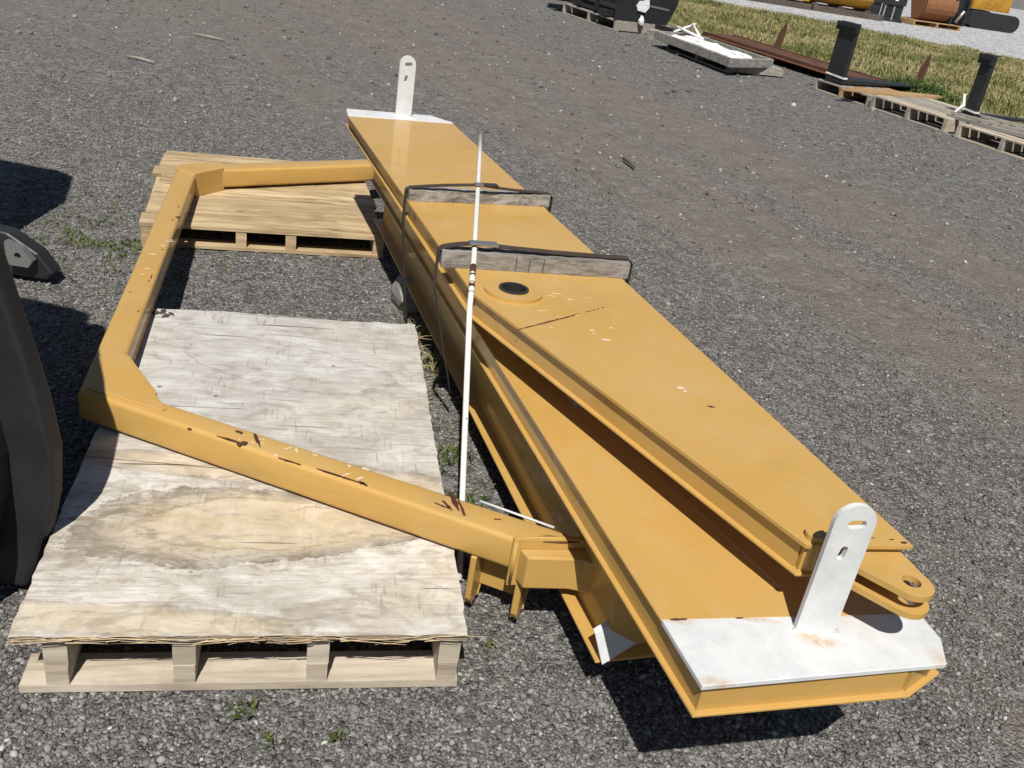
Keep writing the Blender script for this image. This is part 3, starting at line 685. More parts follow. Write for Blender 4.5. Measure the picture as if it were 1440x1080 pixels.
# ------------------------------------------------------------------ steel tow frame
fr = thing('steel_yoke', 'yellow three-sided square-tube frame resting across two pallets, scratched on its near arm', 'steel frame', (-1.2, 2.35, .185))
def tube_quad(name, q, h, mat, parent, bev=.014):
    """q: four plan corners with top heights, ccw; tube of depth h with rounded long edges (edges 0-1 and 2-3 run along)"""
    bm = bmesh.new(); t = [bm.verts.new((x, y, z)) for x, y, z in q]; b = [bm.verts.new((x, y, z - h)) for x, y, z in q]
    bm.faces.new(t); bm.faces.new(list(reversed(b)))
    for i in range(4): bm.faces.new((b[i], b[(i + 1) % 4], t[(i + 1) % 4], t[i]))
    bmesh.ops.recalc_face_normals(bm, faces=bm.faces)
    bm.edges.ensure_lookup_table()
    es = [e for e in bm.edges if any({e.verts[0], e.verts[1]} == {L[i], L[j]} for L in (t, b) for i, j in ((0, 1), (2, 3)))]
    bmesh.ops.bevel(bm, geom=es, offset=bev, segments=4, affect='EDGES', profile=.5)
    o = mesh(name, bm, mat, parent)
    n_ = 0
    for p in o.data.polygons: p.use_smooth = p.area < 1.0 and len(p.vertices) == 4
    o.data.set_sharp_from_angle(angle=R(30))
    return o
O1, I1 = (-1.224, 2.306), (-1.140, 2.362); O2, I2 = (-1.910, 4.790), (-1.790, 4.730)
zf, zr_ = .285, .225
tube_quad('frame_arm', [(*O1, zf), (.072, 1.938, zf), (.252, 1.990, zf), (*I1, zf)], .099, YEL, fr)
tube_quad('frame_arm', [(*O2, zr_), (-1.2235, 2.3085, zf - .0012), (-1.1405, 2.3635, zf - .0012), (*I2, zr_)], .098, YEL, fr)
rd = Vector((.765, .644)).normalized(); L2 = 1.15
tube_quad('frame_arm', [(*I2, zr_ - .001), (I2[0] + rd.x * L2, I2[1] + rd.y * L2, zr_ - .001), (O2[0] + rd.x * (L2 + .09), O2[1] + rd.y * (L2 + .09), zr_ - .001), (*O2, zr_ - .001)], .097, YEL, fr)
# gussets
o = prism('gusset_plate', [(-1.205, 2.318), (-.962, 2.262), (-.955, 2.278), (-1.030, 2.362), (-1.188, 2.545), (-1.268, 2.500)], zf - .004, zf + .006, YEL, fr, bev=.002)
a, b = Vector((-1.196, 2.550)), Vector((-1.022, 2.352)); e = (b - a).normalized(); nn = Vector((-e.y, e.x)) * -.010
prism('corner_plate', [tuple(a), tuple(b), tuple(b - nn), tuple(a - nn)], zf - .095, zf + .003, YEL, fr, bev=.002)
a, b = Vector((-1.776, 4.650)), Vector((-1.690, 4.832)); e = (b - a).normalized(); nn = Vector((e.y, -e.x)) * .010
prism('corner_plate', [tuple(a), tuple(a + nn), tuple(b + nn), tuple(b)], zr_ - .112, zr_ + .010, YEL, fr, bev=.002)
prism('gusset_plate', [(-1.890, 4.700), (-1.772, 4.640), (-1.686, 4.838), (-1.735, 4.930), (-1.895, 4.795)], zr_ - .004, zr_ + .006, YEL, fr, bev=.002)
# near end: cap plate, bracket casting, hanging ears
e = Vector((.969, .248)); nn = Vector((.248, -.969)); P0 = Vector((.070, 1.937))
def pl(u, v): p = P0 + e * u + nn * v; return (p.x, p.y)
bm = bmesh.new(); Mx = Matrix(((e.x, 0, -nn.x, P0.x), (e.y, 0, -nn.y, P0.y), (0, 1, 0, 0), (0, 0, 0, 1)))
add_prism(bm, [(-.004, .153), (.212, .153), (.212, .262), (.190, .291), (-.004, .291)], -.014, .0); bm.transform(Mx); bevel(bm, .002)
cp = mesh('cap_plate', bm, YEL, fr)
bm = bmesh.new(); add_prism(bm, [pl(.014, .0145), pl(.028, .052), pl(.146, .056), pl(.172, .064), pl(.200, .084), pl(.216, .104), pl(.232, .094), pl(.208, .050), pl(.182, .0145)], .170, .268); bevel(bm, .005, 2)
mesh('bracket_casting', bm, YEL, fr)
tube('weld_bead', [(*pl(.002, .016), .160), (*pl(.002, .016), .285)], .005, YEL, fr, 6)
tube('weld_bead', [(*pl(.002, -.002), .2895), (*pl(.185, -.002), .2895)], .0035, YEL, fr, 6)
tube('rust_line', [(*pl(.07, .0145), .2890), (*pl(.12, .0145), .2885), (*pl(.165, .0145), .2890)], [.0012, .0035, .0015], RUSTD, fr, 5)
ed = Vector((.24, .97)).normalized(); en = Vector((ed.y, -ed.x))
for (x, y, ztop, zb, L_) in ((-.034, 1.968, .187, .028, .105), (.091, 1.930, .187, .034, .11)):
    M = Matrix(((ed.x, 0, en.x, x), (ed.y, 0, en.y, y), (0, 1, 0, 0), (0, 0, 0, 1)))
    bm = bmesh.new(); add_prism(bm, [(0, zb + .02), (.012, zb), (L_ * .55, zb), (L_, zb + .09), (L_, ztop), (0, ztop)], 0, .019); bm.transform(M); bevel(bm, .003)
    mesh('hanging_ear', bm, YEL, fr)
prism('cross_plate', [(-.010, 2.030), (.092, 2.000), (.096, 2.012), (-.006, 2.042)], .060, .186, YEL, fr)
o = tube('white_edging', [(-.034, 2.082, .2835), (.168, 2.0165, .2835)], .0035, WHITE, fr, 6)

# paint scratches and chips on the near arm (thin flakes of bare steel and primer)
def flakes(name, items, mat, parent, z):
    bm = bmesh.new()
    for (x, y, L_, w, a) in items:
        n_ = 5; up = []; lo = []
        for i in range(n_ + 1):
            u = (i / n_ - .5) * L_; ww = w * (.35 + .65 * math.sin(math.pi * (i + .4) / (n_ + .8))) * random.uniform(.4, 1.3)
            up.append((u, ww / 2)); lo.append((u, -ww / 2 * random.uniform(.4, 1.2)))
        pts = lo + up[::-1]; c_, s_ = math.cos(a), math.sin(a)
        zz = z(x, y) if callable(z) else z
        add_prism(bm, [(x + c_ * p - s_ * q, y + s_ * p + c_ * q) for p, q in pts], zz - .001, zz + .0006)
    o = mesh(name, bm, mat, parent); o['kind'] = 'stuff'; return o
th_ = math.atan2(-.26, .965)
flakes('rust_scratches', [(-.742, 2.178, .075, .009, th_ + .05), (-.700, 2.168, .03, .022, .7), (-.668, 2.196, .075, .011, -1.05), (-.728, 2.222, .026, .014, -.4),
    (-.575, 2.125, .03, .006, th_), (-.545, 2.118, .045, .007, th_), (-.412, 2.088, .14, .009, th_), (-.345, 2.072, .03, .012, th_ - .3),
    (-.100, 2.058, .085, .014, -1.15), (-.130, 2.030, .045, .010, -.35), (-.115, 2.034, .05, .010, -.9), (-.078, 2.035, .07, .012, -1.2), (.02, 2.01, .02, .006, .2), (-.86, 2.20, .012, .006, 0), (.150, 1.968, .09, .012, .25), (.19, 1.975, .05, .010, .25)], RUSTD, fr, zf)
flakes('primer_chips', [(-.76 + random.uniform(0, .42), 2.19 - .26 * 0 + random.uniform(-.02, .02), random.uniform(.006, .018), random.uniform(.004, .010), random.uniform(0, 3)) for _ in range(0)] +
    [(-.79 + q, 2.235 - .265 * q + random.uniform(-.045, .03), random.uniform(.007, .022), random.uniform(.004, .010), random.uniform(0, 3)) for q in [random.uniform(.02, .45) for _ in range(15)]], CHIPW, fr, zf)
sz = lambda x, y: zf + (zr_ - zf) * (y - 2.3) / 2.45
flakes('edge_chips', [(-1.225 - .278 * (q - 2.66) - random.uniform(.012, .02), q, random.uniform(.012, .04), random.uniform(.004, .009), 1.85) for q in [2.9, 3.18, 3.22, 3.52, 3.9, 4.1]] + [(-1.58, 3.95, .02, .03, 1.8), (-1.40, 3.05, .012, .008, 1)], RUSTD, fr, lambda x, y: sz(x, y) + .0004)
flakes('primer_chips', [(-1.46 + random.uniform(-.04, .03), 3.45 + random.uniform(-.25, .25), random.uniform(.01, .03), .005, random.uniform(-.4, .4)) for _ in range(9)], CHIPW, fr, lambda x, y: sz(x, y) + .0003)
# marks on the top beam: long dark drag scratch and scuffs
sc = [(.020 + .042 * i * .62, 2.330 + .0165 * i * 2.1, .034, .0045, .75) for i in range(0)]
p0, p1 = Vector((.005, 2.345)) * KA, Vector((.235, 2.600)) * KA
flakes('rust_scratches', [(*(p0.lerp(p1, q) + Vector((random.uniform(-.003, .003), random.uniform(-.003, .003)))), .035, random.uniform(.003, .006), math.atan2(.255, .23)) for q in np.linspace(0, .62, 14)] +
    [(*p0.lerp(p1, q), .012, .005, .8) for q in (.76, .80, .85, .90, .97)] + [(.50, 2.11, .02, .009, 0), (.775, 1.632, .016, .005, .3), (.82, 1.638, .012, .005, .3), (.845, 1.634, .016, .007, .3), (.72, 1.68, .016, .009, -.4), (.71, 1.617, .01, .006, .3)], RUSTD, beamA, zA1)
flakes('primer_chips', [(.133, 2.68, .018, .010, .3), (.09, 2.71, .03, .004, .2), (.24, 2.42, .030, .007, .2), (.20, 2.47, .012, .009, .5), (.255, 2.51, .012, .006, .5), (.205, 2.45, .008, .006, 1.2), (.43, 2.19, .020, .012, .1), (.44, 2.175, .014, .008, .9)], CHIPW, beamA, zA1)
flakes('pale_scuffs', [(.11 + random.uniform(-.06, .16), 2.60 + random.uniform(-.16, .14), random.uniform(.012, .05), random.uniform(.003, .008), random.uniform(.0, .5)) for _ in range(6)], YSCUFF, beamA, zA1)
flakes('rust_stain', [(.402, 1.484, .036, .006, .28), (.530, 1.519, .018, .005, .28), (.90, 1.621, .03, .004, .3)], RUST, beamB, zB1 + .0032)
flakes('primer_chips', [(.675 + random.uniform(-.035, .05), 1.505 + random.uniform(-.012, .012), random.uniform(.008, .02), .006, random.uniform(0, 3)) for _ in range(0)], CHIPW, beamB, zB1 + .0035) if False else None

# ------------------------------------------------------------------ pallets
def pallet_parts(t, w, d, h, mats, n_deck, n_str, bw=.09, gap=.004, tb=.018, n_bot=3, ragged=.0, dbl=False, sw=.045, deck=True, str_x=None):
    """local frame: x along the front, y back, origin at the front left bottom corner"""
    hs = h - (tb if deck else 0) - tb
    xsr = str_x or [sw / 2 + (w - sw) * i / (n_str - 1) for i in range(n_str)]
    for x in xsr:
        m = random.choice(mats)
        if dbl:
            box('stringer', (x, d / 2, tb + hs * .70), (sw, d - .006, hs * .60), m, t, bev=.003, local=True)
            o = box('stringer_shoe', (x, d / 2 - .004, tb + hs * .20), (sw * .94, d - .010, hs * .398), m, t, bev=.003, local=True)
        else:
            box('stringer', (x, d / 2, tb + hs / 2), (sw, d - .012, hs), m, t, bev=.003, local=True)
    for i in range(n_bot):
        y = bw / 2 + (d - bw) * i / (n_bot - 1)
        box('bottom_board', (w / 2, y, tb / 2), (w, bw, tb - .001), random.choice(mats), t, bev=.002, local=True)
    if deck:
        pitch = d / n_deck
        for i in range(n_deck):
            l0, l1 = random.uniform(-ragged, ragged), random.uniform(-ragged, ragged) * .4
            box('deck_board', (w / 2 + (l1 + l0) / 2, pitch * (i + .5), h - tb / 2), (w + l1 - l0, pitch - gap, tb), random.choice(mats), t, bev=.002, local=True, jit=.0015)

t = thing('wooden_pallet', 'light new-looking pine pallet under the far corner of the yellow frame', 'pallet', (-1.842, 4.150, .001), math.atan2(.34, 1.08))
pallet_parts(t, 1.145, 1.29, .112, [W_NEW], 8, 4, ragged=.03, tb=.016, sw=.05, str_x=[.025, .455, .69, 1.12], gap=.006)
rot = math.atan2(.235, .972); orig = Vector((-.010, 1.700)) - Vector((.972, .235)) * .98
t = thing('wooden_pallet', 'pale weathered pallet under the plywood sheet in the left foreground', 'pallet', (orig.x, orig.y, .001), rot)
pallet_parts(t, .975, 1.66, .157, [W_PAL], 0, 4, bw=.10, tb=.022, dbl=True, sw=.050, deck=False, n_bot=4, str_x=[.08, .347, .641, .946])
# plywood: slightly warped sheet with ragged edge splinters
py = thing('plywood_sheet', 'weathered plywood sheet with a tan grain figure lying on the foreground pallet', 'plywood', (-.010, 1.700, .158), rot)
bm = bmesh.new(); nu, nv = 40, 70; W_, D_ = .985, 1.72; grid = []
for j in range(nv + 1):
    row = []
    for i in range(nu + 1):
        u = -W_ + W_ * i / nu; v = D_ * j / nv
        z = .019 + .005 * abs(math.sin(u * 4 + 1) * math.sin(v * 3)) * (v / D_)
        if i in (0, nu): u += random.uniform(-.003, .003)
        if j in (0, nv): v += random.uniform(-.004, .002) + (.012 * max(0, math.sin(u * 9 + 2)) * random.random() if j == nv else 0)
        row.append(bm.verts.new((u, v - .012, z)))
    grid.append(row)
for j in range(nv):
    for i in range(nu): bm.faces.new((grid[j][i], grid[j][i + 1], grid[j + 1][i + 1], grid[j + 1][i]))
o = mesh('face_veneer', bm, PLY, py, local=True, smooth=True)
bm = bmesh.new(); ring = [(-W_ + W_ * i / nu, -.012) for i in range(nu + 1)] + [(0, -.012 + D_ * j / nv) for j in range(1, nv + 1)] + [(-W_ * i / nu, D_ - .012) for i in range(1, nu + 1)] + [(-W_, -.012 + D_ - D_ * j / nv) for j in range(1, nv)]
add_prism(bm, [(x * .998, y + random.uniform(0, .003)) for x, y in ring], .0005, .0175)
mesh('core_layers', bm, PLYE, py, local=True)
bm = bmesh.new()
for _ in range(70):
    if _ < 52: x = -random.random() * W_; y = -.014; a = random.gauss(0, .12) + (math.pi if random.random() < .5 else 0)
    else: x = .002; y = random.uniform(1.1, 1.7); a = random.gauss(.2, .5)
    L_ = random.uniform(.03, .16) if _ < 52 else random.uniform(.02, .07); z = random.uniform(.004, .020)
    c_, s_ = math.cos(a), math.sin(a)
    p = Vector((x, y - random.uniform(0, .006), z)); q = p + Vector((c_ * L_, s_ * L_ * (.3 if _ < 52 else 1), random.uniform(-.012, .006)))
    add_tube(bm, [p, (p + q) / 2 + Vector((0, 0, random.uniform(-.004, .006))), q], [.0012, .001, .0004], 4)
o = mesh('splinters', bm, W_NEW, py, local=True); o['kind'] = 'stuff'
# small dark leaves lying on the back left corner of the sheet + a splinter
bm = bmesh.new()
for (u, v, a) in ((-.955, 1.66, .3), (-.93, 1.675, 1.2), (-.90, 1.66, 2.3), (-.915, 1.64, .9)):
    M = Matrix.Translation((u, v, .024)) @ Matrix.Rotation(a, 4, 'Z') @ Matrix.Rotation(.3, 4, 'X')
    vs = [bm.verts.new(M @ Vector(q)) for q in ((-.022, 0, 0), (0, .009, .006), (.022, 0, .002), (0, -.009, .005))]
    bm.faces.new(vs)
bm.transform(WM[py.name]); tag(mesh('dry_leaves', bm, W_DK), 'few dark curled leaves on the back left corner of the plywood', 'leaves', kind='stuff')

# rock chunk by the sheet
bm = bmesh.new(); bmesh.ops.create_icosphere(bm, subdivisions=2, radius=.5)
for v in bm.verts: v.co = Vector((v.co.x * .15, v.co.y * .22, v.co.z * .17)) * random.uniform(.82, 1.15)
bm.transform(Matrix.Translation((-.535, 3.96, .055)) @ Matrix.Rotation(.4, 4, 'Z'))
tag(mesh('concrete_chunk', bm, CONC), 'broken grey concrete chunk on the gravel between plywood and beam stack', 'concrete chunk')

# sticks on the yard
for (x, y, L_, a, lab) in ((-3.62, 8.28, .28, -.25, 'short pale stick on the open gravel, upper left'), (-3.62, 9.9, .35, -.2, 'thin whitish stick farthest back on the open gravel'), (.62, 7.4, .26, 1.9, 'small brown stick lying on the open gravel right of the beams')):
    tag(tube('stick', [(x - L_ / 2 * math.cos(a), y - L_ / 2 * math.sin(a), .02), (x, y, .026), (x + L_ / 2 * math.cos(a), y + L_ / 2 * math.sin(a), .018)], [.010, .012, .008], W_GREY if x < 0 else W_DK, n=6), lab, 'stick')

# weeds
def weed(x, y, n_, r, h, lab, g=None, mat=LEAF):
    X_ = x + rng.normal(0, r, n_); Y_ = y + rng.normal(0, r, n_)
    o = blades('weed', X_ - x, Y_ - y, rng.uniform(.5, 1.1, n_) * h, rng.uniform(.004, .011, n_), mat, 1.5); o.location = (x, y, 0)
    return tag(o, lab, 'weed', g)
weed(-.466, 1.520, 13, .014, .060, 'small green weed just in front of the foreground pallet, left one of three')
weed(-.401, 1.452, 10, .012, .045, 'lowest small green weed on the gravel before the foreground pallet')
weed(-.256, 1.488, 11, .012, .045, 'small green weed right of the other two before the foreground pallet')
weed(-.17, 2.72, 60, .035, .05, 'low weed in the gap between plywood and beams, by the rod shadow')
weed(-.075, 2.45, 60, .035, .045, 'weed at the foot of the white rod behind the yellow frame')
weed(-.33, 3.35, 50, .04, .09, 'dry tall weed between the plywood corner and the beam stack', None, GRASS)
weed(-.42, 3.62, 60, .05, .10, 'dry weed tuft beside the concrete chunk', None, GRASS)
weed(.055, 1.86, 9, .012, .03, 'tiny weed under the frame end bracket')
n_ = 1700; X_ = rng.normal(-1.98, .22, n_); Y_ = rng.normal(4.12, .22, n_); k_ = vnoise(X_, Y_, .09, 31) > -.08
tag(blades('weed_patch', X_[k_], Y_[k_], rng.uniform(.008, .028, k_.sum()), rng.uniform(.004, .010, k_.sum()), LEAF, 1.8), 'low green weeds spreading left of the pine pallet', 'weeds', kind='stuff')
n_ = 700; X_ = rng.uniform(-.55, .15, n_); Y_ = 2.6 + (-X_ + .1) * 2.0 + rng.normal(0, .16, n_); k_ = vnoise(X_, Y_, .12, 37) > .05
tag(blades('ground_litter', X_[k_], Y_[k_], rng.uniform(.01, .05, k_.sum()), rng.uniform(.003, .006, k_.sum()), GRASS, 1.8), 'dry grass scraps between the plywood and the beams', 'dry grass', kind='stuff')

# ------------------------------------------------------------------ dark machine at the left edge
ld = thing('loader_attachment', 'tall black machine attachment with rounded edge at the far left beside the plywood', 'machine attachment', (-1.5, 1.7, 0))
prof = [(-2.05, .02), (-1.11, .02), (-1.075, .10), (-1.045, .20), (-1.022, .30), (-1.012, .43), (-1.030, .56), (-1.055, .68), (-1.105, .90), (-1.175, 1.10), (-1.320, 1.47), (-1.61, 2.14), (-1.68, 2.14), (-1.70, 2.25), (-1.80, 2.31), (-2.05, 2.33)]
M = Matrix(((1, 0, 0, 0), (0, 0, 1, 0), (0, 1, 0, 0), (0, 0, 0, 1)))
bm = bmesh.new(); add_prism(bm, prof, 1.77, 1.83, M=None); bm.transform(M); bmesh.ops.recalc_face_normals(bm, faces=bm.faces); bevel(bm, .012, 2)
mesh('side_plate', bm, CHAR, ld)
bm = bmesh.new(); add_prism(bm, inset([(x, z) for x, z in prof], .10), 1.62, 1.77); bm.transform(M); bmesh.ops.recalc_face_normals(bm, faces=bm.faces)
mesh('shell', bm, BLACK, ld)
for z in (.35, 1.1): box('stiffener', (-1.62, 1.61, z), (.7, .03, .05), BLACK, ld, bev=.004)
tube('hydraulic_hose', [(-1.5, 1.58, .4), (-1.42, 1.55, .7), (-1.45, 1.55, 1.0), (-1.6, 1.58, 1.2)], .014, BLACK, ld, 8)
br = thing('breaker_attachment', 'black attachment frame with a grey metal bracket at the left edge behind the machine', 'machine attachment', (-2.5, 3.6, 0))
bm = bmesh.new(); add_prism(bm, [(-3.1, .02), (-2.46, .02), (-2.40, .5), (-2.41, 1.3), (-2.58, 1.92), (-2.70, 2.04), (-3.1, 2.06)], 3.55, 3.68); bm.transform(M); bmesh.ops.recalc_face_normals(bm, faces=bm.faces); bevel(bm, .01, 2)
mesh('frame_plate', bm, BLACK, br)
bm = bmesh.new(); add_prism(bm, [(-2.42, .02), (-1.99, .02), (-1.96, .05), (-2.02, .13), (-2.14, .20), (-2.42, .22)], 3.56, 3.64); bm.transform(M); bmesh.ops.recalc_face_normals(bm, faces=bm.faces); bevel(bm, .006)
mesh('foot_plate', bm, BLACK, br)
bm = bmesh.new(); add_prism(bm, [(-2.13, .08), (-2.04, .08), (-2.02, .11), (-2.06, .16), (-2.13, .18)], 3.52, 3.555, holes=[circle(-2.08, .125, .014, 12)]); bm.transform(M); bmesh.ops.recalc_face_normals(bm, faces=bm.faces)
mesh('bracket', bm, STEEL, br)
for z in (.6, 1.2): box('stiffener', (-2.7, 3.535, z), (.5, .03, .06), BLACK, br, bev=.004)

# ------------------------------------------------------------------ background row along the verge
rowa = math.atan2(-.866, .5)       # direction of the row (left-back to right-front)
def rp(name, label, x, y, w, d, h, mats, n_deck, ang=rowa, **kw):
    t = thing(name, label, 'pallet', (x, y, .002), ang, 'pallets along the verge')
    pallet_parts(t, w, d, h, mats, n_deck, 3, bw=.09, gap=.03, sw=.05, **kw); return t
rp('wooden_pallet', 'grey pallet under the black bucket at the back of the yard', -.20, 18.40, 1.85, 1.15, .17, [W_GREY], 8)
rp('wooden_pallet', 'grey pallet under the shallow timber tray', 1.52, 15.45, 1.75, .95, .12, [W_GREY, W_DK], 6, ang=math.atan2(-2.0, .92))
rp('wooden_pallet', 'worn brown pallet under the heel of the black fork', 3.40, 13.62, 1.05, 1.1, .14, [W_FAR, W_GREY], 6)
rp('wooden_pallet', 'pale grey pallet next along from the black fork', 3.93, 12.66, 1.22, 1.1, .17, [W_GREY, W_PAL], 7)
rp('wooden_pallet', 'weathered pallet nearest on the right under the second fork', 4.60, 11.42, 1.25, 1.1, .16, [W_GREY, W_PAL], 7)
# boards lying on the fork pallet
for i in range(4):
    tag(box('loose_board', (4.18 + i * .13, 13.02 + i * .16, .155), (1.3, .085, .022), W_FAR, rotz=.30 + .03 * i, bev=.002), ['loose tan board nearest the front below the black fork blade', 'second loose tan board below the fork blade', 'third loose tan board below the fork blade', 'loose tan board farthest back below the fork blade'][i], 'board', 'loose boards under the fork')

# black snow-pusher style box on the far pallet
bk = thing('bucket_attachment', 'large black bucket on the farthest pallet, white paper stuck to its end', 'bucket', (.8, 18.2, .17))
n2 = Vector((.866, .5)); rr = Vector((.5, -.866))
q0 = Vector((-.45, 18.95)); 
def pt(u, v): p = q0 + rr * u + n2 * v; return (p.x, p.y)
M_ = Matrix(((n2.x, 0, rr.x, q0.x), (n2.y, 0, rr.y, q0.y), (0, 1, 0, 0), (0, 0, 0, 1)))
def plate(name, poly, u0, u1, mat, parent=bk, bev=.01):   # profile in (depth, height), extruded along the row
    bm = bmesh.new(); add_prism(bm, poly, u0, u1); bm.transform(M_); bmesh.ops.recalc_face_normals(bm, faces=bm.faces)
    if bev: bevel(bm, bev)
    return mesh(name, bm, mat, parent)
plate('end_plate', [(-.05, .16), (1.0, .16), (1.15, .5), (1.15, 1.5), (-.05, 1.5)], 2.36, 2.42, BLACK)
plate('end_plate', [(-.05, .16), (1.0, .16), (1.15, .5), (1.15, 1.5), (-.05, 1.5)], -.02, .04, BLACK)
plate('shell', [(.08, .19), (.95, .19), (1.05, .5), (1.05, 1.45), (.98, 1.45), (.98, .55), (.9, .26), (.08, .26)], .04, 2.36, BLACK)
plate('shell', [(.02, .45), (.08, .45), (.08, 1.45), (.02, 1.45)], .04, 2.36, BLACK)
for u in (.5, 1.1, 1.7): plate('rib', [(-.06, .24), (.02, .24), (.02, 1.4), (-.03, 1.4)], u, u + .03, BLACK, bev=0)
plate('skid_shoe', [(-.10, .19), (.25, .19), (.25, .26), (-.10, .30)], .2, .45, BLACK); plate('skid_shoe', [(-.10, .19), (.25, .19), (.25, .26), (-.10, .30)], 1.9, 2.15, BLACK)
bm = bmesh.new(); pts_ = [(.34, .36), (.50, .34), (.56, .42), (.54, .54), (.48, .60), (.45, .52), (.36, .51), (.31, .43)]
add_prism(bm, pts_, 2.423, 2.445); bm.transform(M_); bmesh.ops.recalc_face_normals(bm, faces=bm.faces); tag(mesh('paper_label', bm, FILM, bk), 'white torn paper label')
plate('strap_band', [(.52, .44), (.98, .40), (.98, .43), (.52, .47)], 2.422, 2.428, STEEL, bev=0)
tag(box('timber_offcut', (1.42, 16.55, .07), (.32, .16, .14), W_GREY, rotz=rowa + .2, bev=.006, jit=.01), 'grey timber offcut on the ground between the black bucket and the tray', 'timber')
bm = bmesh.new(); bmesh.ops.create_icosphere(bm, subdivisions=2, radius=.055)
for v in bm.verts: v.co = Vector((v.co.x, v.co.y, v.co.z * 1.5)) * random.uniform(.7, 1.1)
bm.transform(Matrix.Translation((1.16, 16.98, .22))); tag(mesh('plastic_scrap', bm, FILM), 'small white plastic scrap on the corner of the back pallet', 'plastic scrap')

# shallow timber tray with white sheets inside
Lf, Fr, Rt, Bk = Vector((1.30, 15.55)), Vector((2.22, 13.50)), Vector((2.92, 14.20)), Vector((1.98, 16.10))
tr = thing('timber_tray', 'shallow weathered timber tray on a pallet, holding crumpled white plastic', 'tray', (2.1, 14.8, .12))
for a, b in ((Lf, Fr), (Fr, Rt), (Rt, Bk), (Bk, Lf)):
    e_ = (b - a).normalized(); nn_ = Vector((-e_.y, e_.x)) * .05
    prism('side_board', [tuple(a), tuple(b - e_ * .052), tuple(b - e_ * .052 + nn_), tuple(a + nn_)], .115, .235, W_OLD, tr, bev=.006)
prism('floor_board', inset([tuple(Lf), tuple(Fr), tuple(Rt), tuple(Bk)], .053), .13, .16, W_GREY, tr)
bm = bmesh.new(); cc = (Lf + Fr + Rt + Bk) / 4
fn = 16; gridv = []
for j in range(fn + 1):
    row = []
    for i in range(fn + 1):
        a_ = .10 + .80 * i / fn; b_ = .15 + .62 * j / fn
        p = (Lf * (1 - a_) + Fr * a_) * (1 - b_) + (Bk * (1 - a_) + Rt * a_) * b_
        edge = min(i, fn - i, j, fn - j)
        row.append(bm.verts.new((p.x + random.uniform(-.03, .03), p.y + random.uniform(-.03, .03), .205 + (.03 * random.random() if edge > 0 else -.03) + .012 * math.sin(i * 1.1))))
    gridv.append(row)
for j in range(fn):
    for i in range(fn): bm.faces.new((gridv[j][i], gridv[j][i + 1], gridv[j + 1][i + 1], gridv[j + 1][i]))
tag(mesh('plastic_sheet', bm, FILM), 'crumpled white plastic sheeting lying inside the timber tray', 'plastic sheet')
for (x, y, a, L_, rx) in ((1.72, 15.75, .6, .55, .35), (1.95, 15.6, 1.9, .5, .4), (1.85, 15.2, 2.6, .6, .2)):
    p = Vector((x, y, .30)); d_ = Vector((math.cos(a), math.sin(a), rx)).normalized() * L_ / 2
    tag(tube('plastic_strip', [p - d_ * .6, p, p + d_], .018, FILM, n=6), {.6: 'white plastic strip sticking up at the back of the tray', 1.9: 'pale strip leaning across the tray, right of the upright one', 2.6: 'white strip lying over the front board of the tray'}[a], 'plastic strip')

# long rusty plates behind
bmx = thing('steel_channel', 'long rusty brown steel channel lying along the verge behind the tray', 'steel channel', (3.3, 15.7, .1))
a, b = Vector((2.30, 17.55)), Vector((4.25, 14.05)); e_ = (b - a).normalized(); nn_ = Vector((-e_.y, e_.x))
def ql(u0, u1, v0, v1): return [tuple(a + e_ * u0 + nn_ * v0), tuple(a + e_ * u1 + nn_ * v0), tuple(a + e_ * u1 + nn_ * v1), tuple(a + e_ * u0 + nn_ * v1)]
LL = (b - a).length
prism('web_plate', ql(0, LL, 0, .62), .13, .15, RUST, bmx, bev=.003)
prism('flange', ql(0, LL, -.02, -.001), .09, .165, RUST, bmx, bev=.003); prism('flange', ql(0, LL, .621, .645), .09, .165, RUST, bmx, bev=.003)
prism('edge_angle', ql(.2, LL - .1, -.06, -.022), .10, .115, RUSTO, bmx)
for u in (.3, 1.9, 3.5): tag(box('timber_bearer', (*(a + e_ * u + nn_ * .3), .045), (.14, .8, .089), W_DK, rotz=math.atan2(e_.y, e_.x), bev=.004), {.3: 'dark timber under the far end of the rusty channel', 1.9: 'dark timber under the middle of the rusty channel', 3.5: 'dark timber under the near end of the rusty channel'}[u], 'timber')
sp = thing('steel_bar', 'pair of dark steel bars lying at the back behind the white plastic', 'steel bar', (1.75, 16.8, .1))
prism('flat_bar', [(1.35, 17.3), (2.25, 15.95), (2.33, 16.0), (1.43, 17.35)], .10, .18, BLACK, sp); prism('flat_bar', [(1.55, 17.4), (2.45, 16.1), (2.55, 16.17), (1.65, 17.47)], .05, .14, BLACK, sp)

